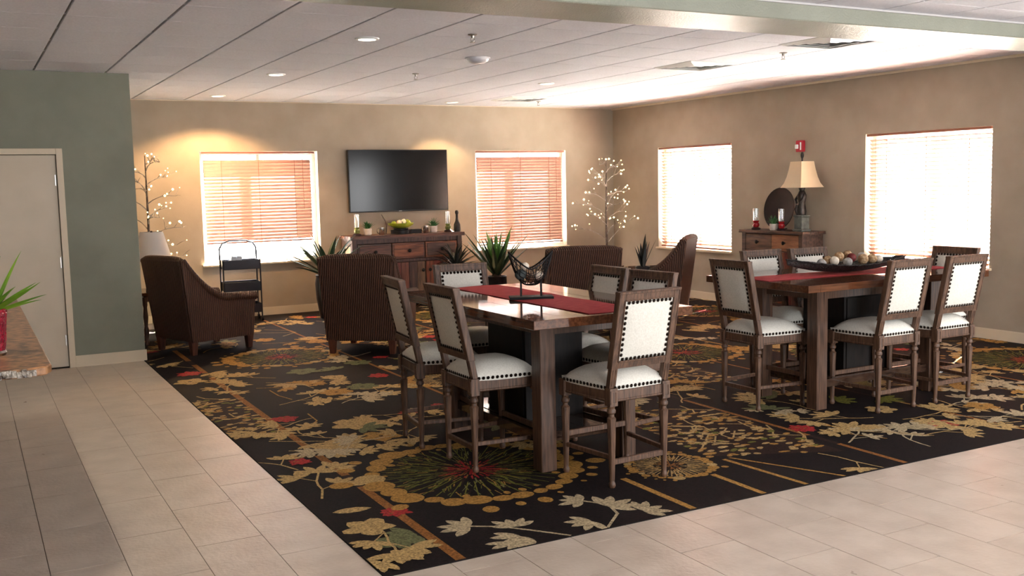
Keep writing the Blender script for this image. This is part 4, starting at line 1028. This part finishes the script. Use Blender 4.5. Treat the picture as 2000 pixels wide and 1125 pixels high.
# ------------------------------------------------------------------ rolling cart
ct = thing('rolling_cart', 'black three-tier rolling cart with arched handle in front of the left window', 'cart', (2.965, 12.52, .004), R(-4))
w_, d_ = .215, .14
def tray(z):
    b = MB(); b.box(-w_, w_, -d_, d_, z, z+.006)
    for a in ((-w_, w_, -d_, -d_+.006), (-w_, w_, d_-.006, d_), (-w_, -w_+.006, -d_+.006, d_-.006), (w_-.006, w_, -d_+.006, d_-.006)): b.box(*a, z+.006, z+.115)
    b.build('tray', 'cartmetal', ct, bevel=.002)
for z in (.11, .38, .65): tray(z)
for sx in (-1, 1):
    for sy in (-1, 1): MB().tube([(sx*(w_+.008), sy*(d_-.02), .06), (sx*(w_+.008), sy*(d_-.02), .77)], .009, 8).build('upright', 'cartmetal', ct, smooth=50)
MB().tube([(-w_-.008, d_-.02, .76), (-w_-.008, d_-.02, .90), (-w_+.03, d_-.02, .965), (-.10, d_-.02, .995), (.10, d_-.02, .995), (w_-.03, d_-.02, .965), (w_+.008, d_-.02, .90), (w_+.008, d_-.02, .76)], .011, 8).build('handle', 'cartmetal', ct, smooth=50)
for sx in (-1, 1):
    for sy in (-1, 1):
        b = MB(); b.M = Matrix.Translation((sx*(w_+.008), sy*(d_-.02), .03)) @ Matrix.Rotation(PI/2, 4, 'Y'); b.lathe([(.03, -.012), (.03, .012)], 14)
        b.build('caster', 'black', ct, smooth=40)
for i, x in enumerate((-.10, -.03)):
    t = tag(MB().box(-.03, .03, -.08, .08, 0, .155).build('folder', 'papers', bevel=.002), ('left' if i == 0 else 'right')+' one of two pale blue folders standing in the top tray of the cart', 'folder', 'folders in the cart')
    t.location = (2.965+x, 12.53, .004+.656); t.rotation_euler = (0, R(8), R(-4))

# ------------------------------------------------------------------ lighted twig trees
def twig_tree(label, loc, top, seed, rad, lean=0, xmin=-9):
    t = thing('lighted_tree', label, 'lighted tree', loc, 0, 'twig trees with fairy lights'); rr = random.Random(seed)
    MB().lathe([(.12, 0), (.12, .015), (.02, .03), (.016, .05)], 16).build('base', 'iron', t, smooth=40)
    MB().tube([(0, 0, .02), (lean*.3, 0, .6), (lean*.6, .01, 1.1), (lean*.9, 0, 1.6), (lean, 0, top-.12)], [.021, .019, .015, .011, .005], 8).build('trunk', 'bark', t, smooth=50)
    bulbs = MB(); nb = 17
    for i in range(nb):
        f = i/(nb-1); z = .72+(top-.95)*f; az = i*2.4+rr.uniform(-.3, .3); L = rad*(1-.62*f)*rr.uniform(.75, 1.1)
        x0 = lean*z/top; pts = [(x0, 0, z)]; el = rr.uniform(.35, .75)
        for j in range(1, 5):
            q = j/4; pts.append((max(xmin+.05*q, x0+L*q*math.cos(az+.12*j)), L*q*math.sin(az+.12*j), z+L*q*math.tan(el)*(1-.45*q)+.02*math.sin(3*q)))
        b = MB().tube(pts, [.008, .006, .005, .004, .0025], 5)
        for j in (2, 3, 4):
            p = Vector(pts[j])
            for k_ in range(2):
                a2 = az+rr.uniform(-1.5, 1.5); e2 = rr.uniform(-.1, 1.1); l2 = rr.uniform(.06, .15)
                q = p+Vector((math.cos(a2)*math.cos(e2), math.sin(a2)*math.cos(e2), math.sin(e2)))*l2; q.x = max(q.x, xmin-.08)
                b.tube([tuple(p), tuple((p+q)/2+Vector((0, 0, .008))), tuple(q)], [.004, .003, .0015], 4)
                if rr.random() < .85: bulbs.sphere(tuple(q), rr.choice([.006, .008, .010, .013]), 7, 5)
        b.build('branch', 'twig', t, smooth=50)
    bulbs.build('fairy_lights', 'bulb', t, smooth=60, kind='stuff')
twig_tree('bare twig tree with fairy lights beside the green wall', (1.885, 12.32, .004), 2.16, 4, .52, 0, -.27)
twig_tree('bare twig tree with fairy lights in the far right corner', (8.27, 12.30, .004), 2.06, 11, .50)

# ------------------------------------------------------------------ lobby counter with vase, at the left edge
ct = thing('lobby_counter', 'brown granite-topped counter at the left edge of the lobby', 'counter', (0, 0, 0))
b = MB(); pr = [(-.75, 4.55), (.20, 4.55), (.262, 4.575), (.284, 4.63), (.284, 7.72), (-.75, 7.72)]
b.prism(pr, .872, .91, 'z'); b.build('granite_top', 'granite', ct, bevel=.006)
b = MB()
for i in range(52):
    x = -.74+i*.0185; b.box(x, x+.0175, 4.541-rnd.uniform(0, .008), 4.552, .874+rnd.uniform(0, .006), .905+rnd.uniform(-.004, .004))
b.build('chiselled_edge', 'graniteedge', ct)
MB().box(-.70, -.03, 4.80, 7.6, 0, .872).build('body', 'counterbody', ct)
t = thing('vase', 'red faceted vase of green leaves standing on the granite counter', 'vase', (.062, 5.03, .91))
MB().lathe([(.05, 0), (.062, .01), (.07, .06), (.075, .14), (.082, .20), (.085, .21), (.076, .21), (.07, .14), (.055, .02), (0, .02)], 14, flute=.05, fz=(.01, .2)).build('body', 'vasered', t, smooth=20)
MB().lathe([(.066, .0), (.07, .012), (.064, .022)], 18).build('band', 'silver', t, smooth=40)
lv = random.Random(8)
for i, (az, el, L, wd, cu) in enumerate(((-.9, .42, .34, .05, -.1), (-.35, .35, .24, .055, .1), (-.5, .62, .24, .06, .1), (.2, 1.15, .30, .05, .1), (2.2, .8, .3, .036, .2), (3.4, .7, .3, .036, .2), (4.3, .9, .28, .036, .2), (5.2, .6, .25, .036, .2), (1.2, 1.0, .3, .036, .2), (-.1, .28, .2, .045, .15))):
    MB().leaf((.03*math.cos(az), .03*math.sin(az), .19), az, el, L, wd, cu, 7, .15).build('leaf', 'leafbright', t, smooth=50)
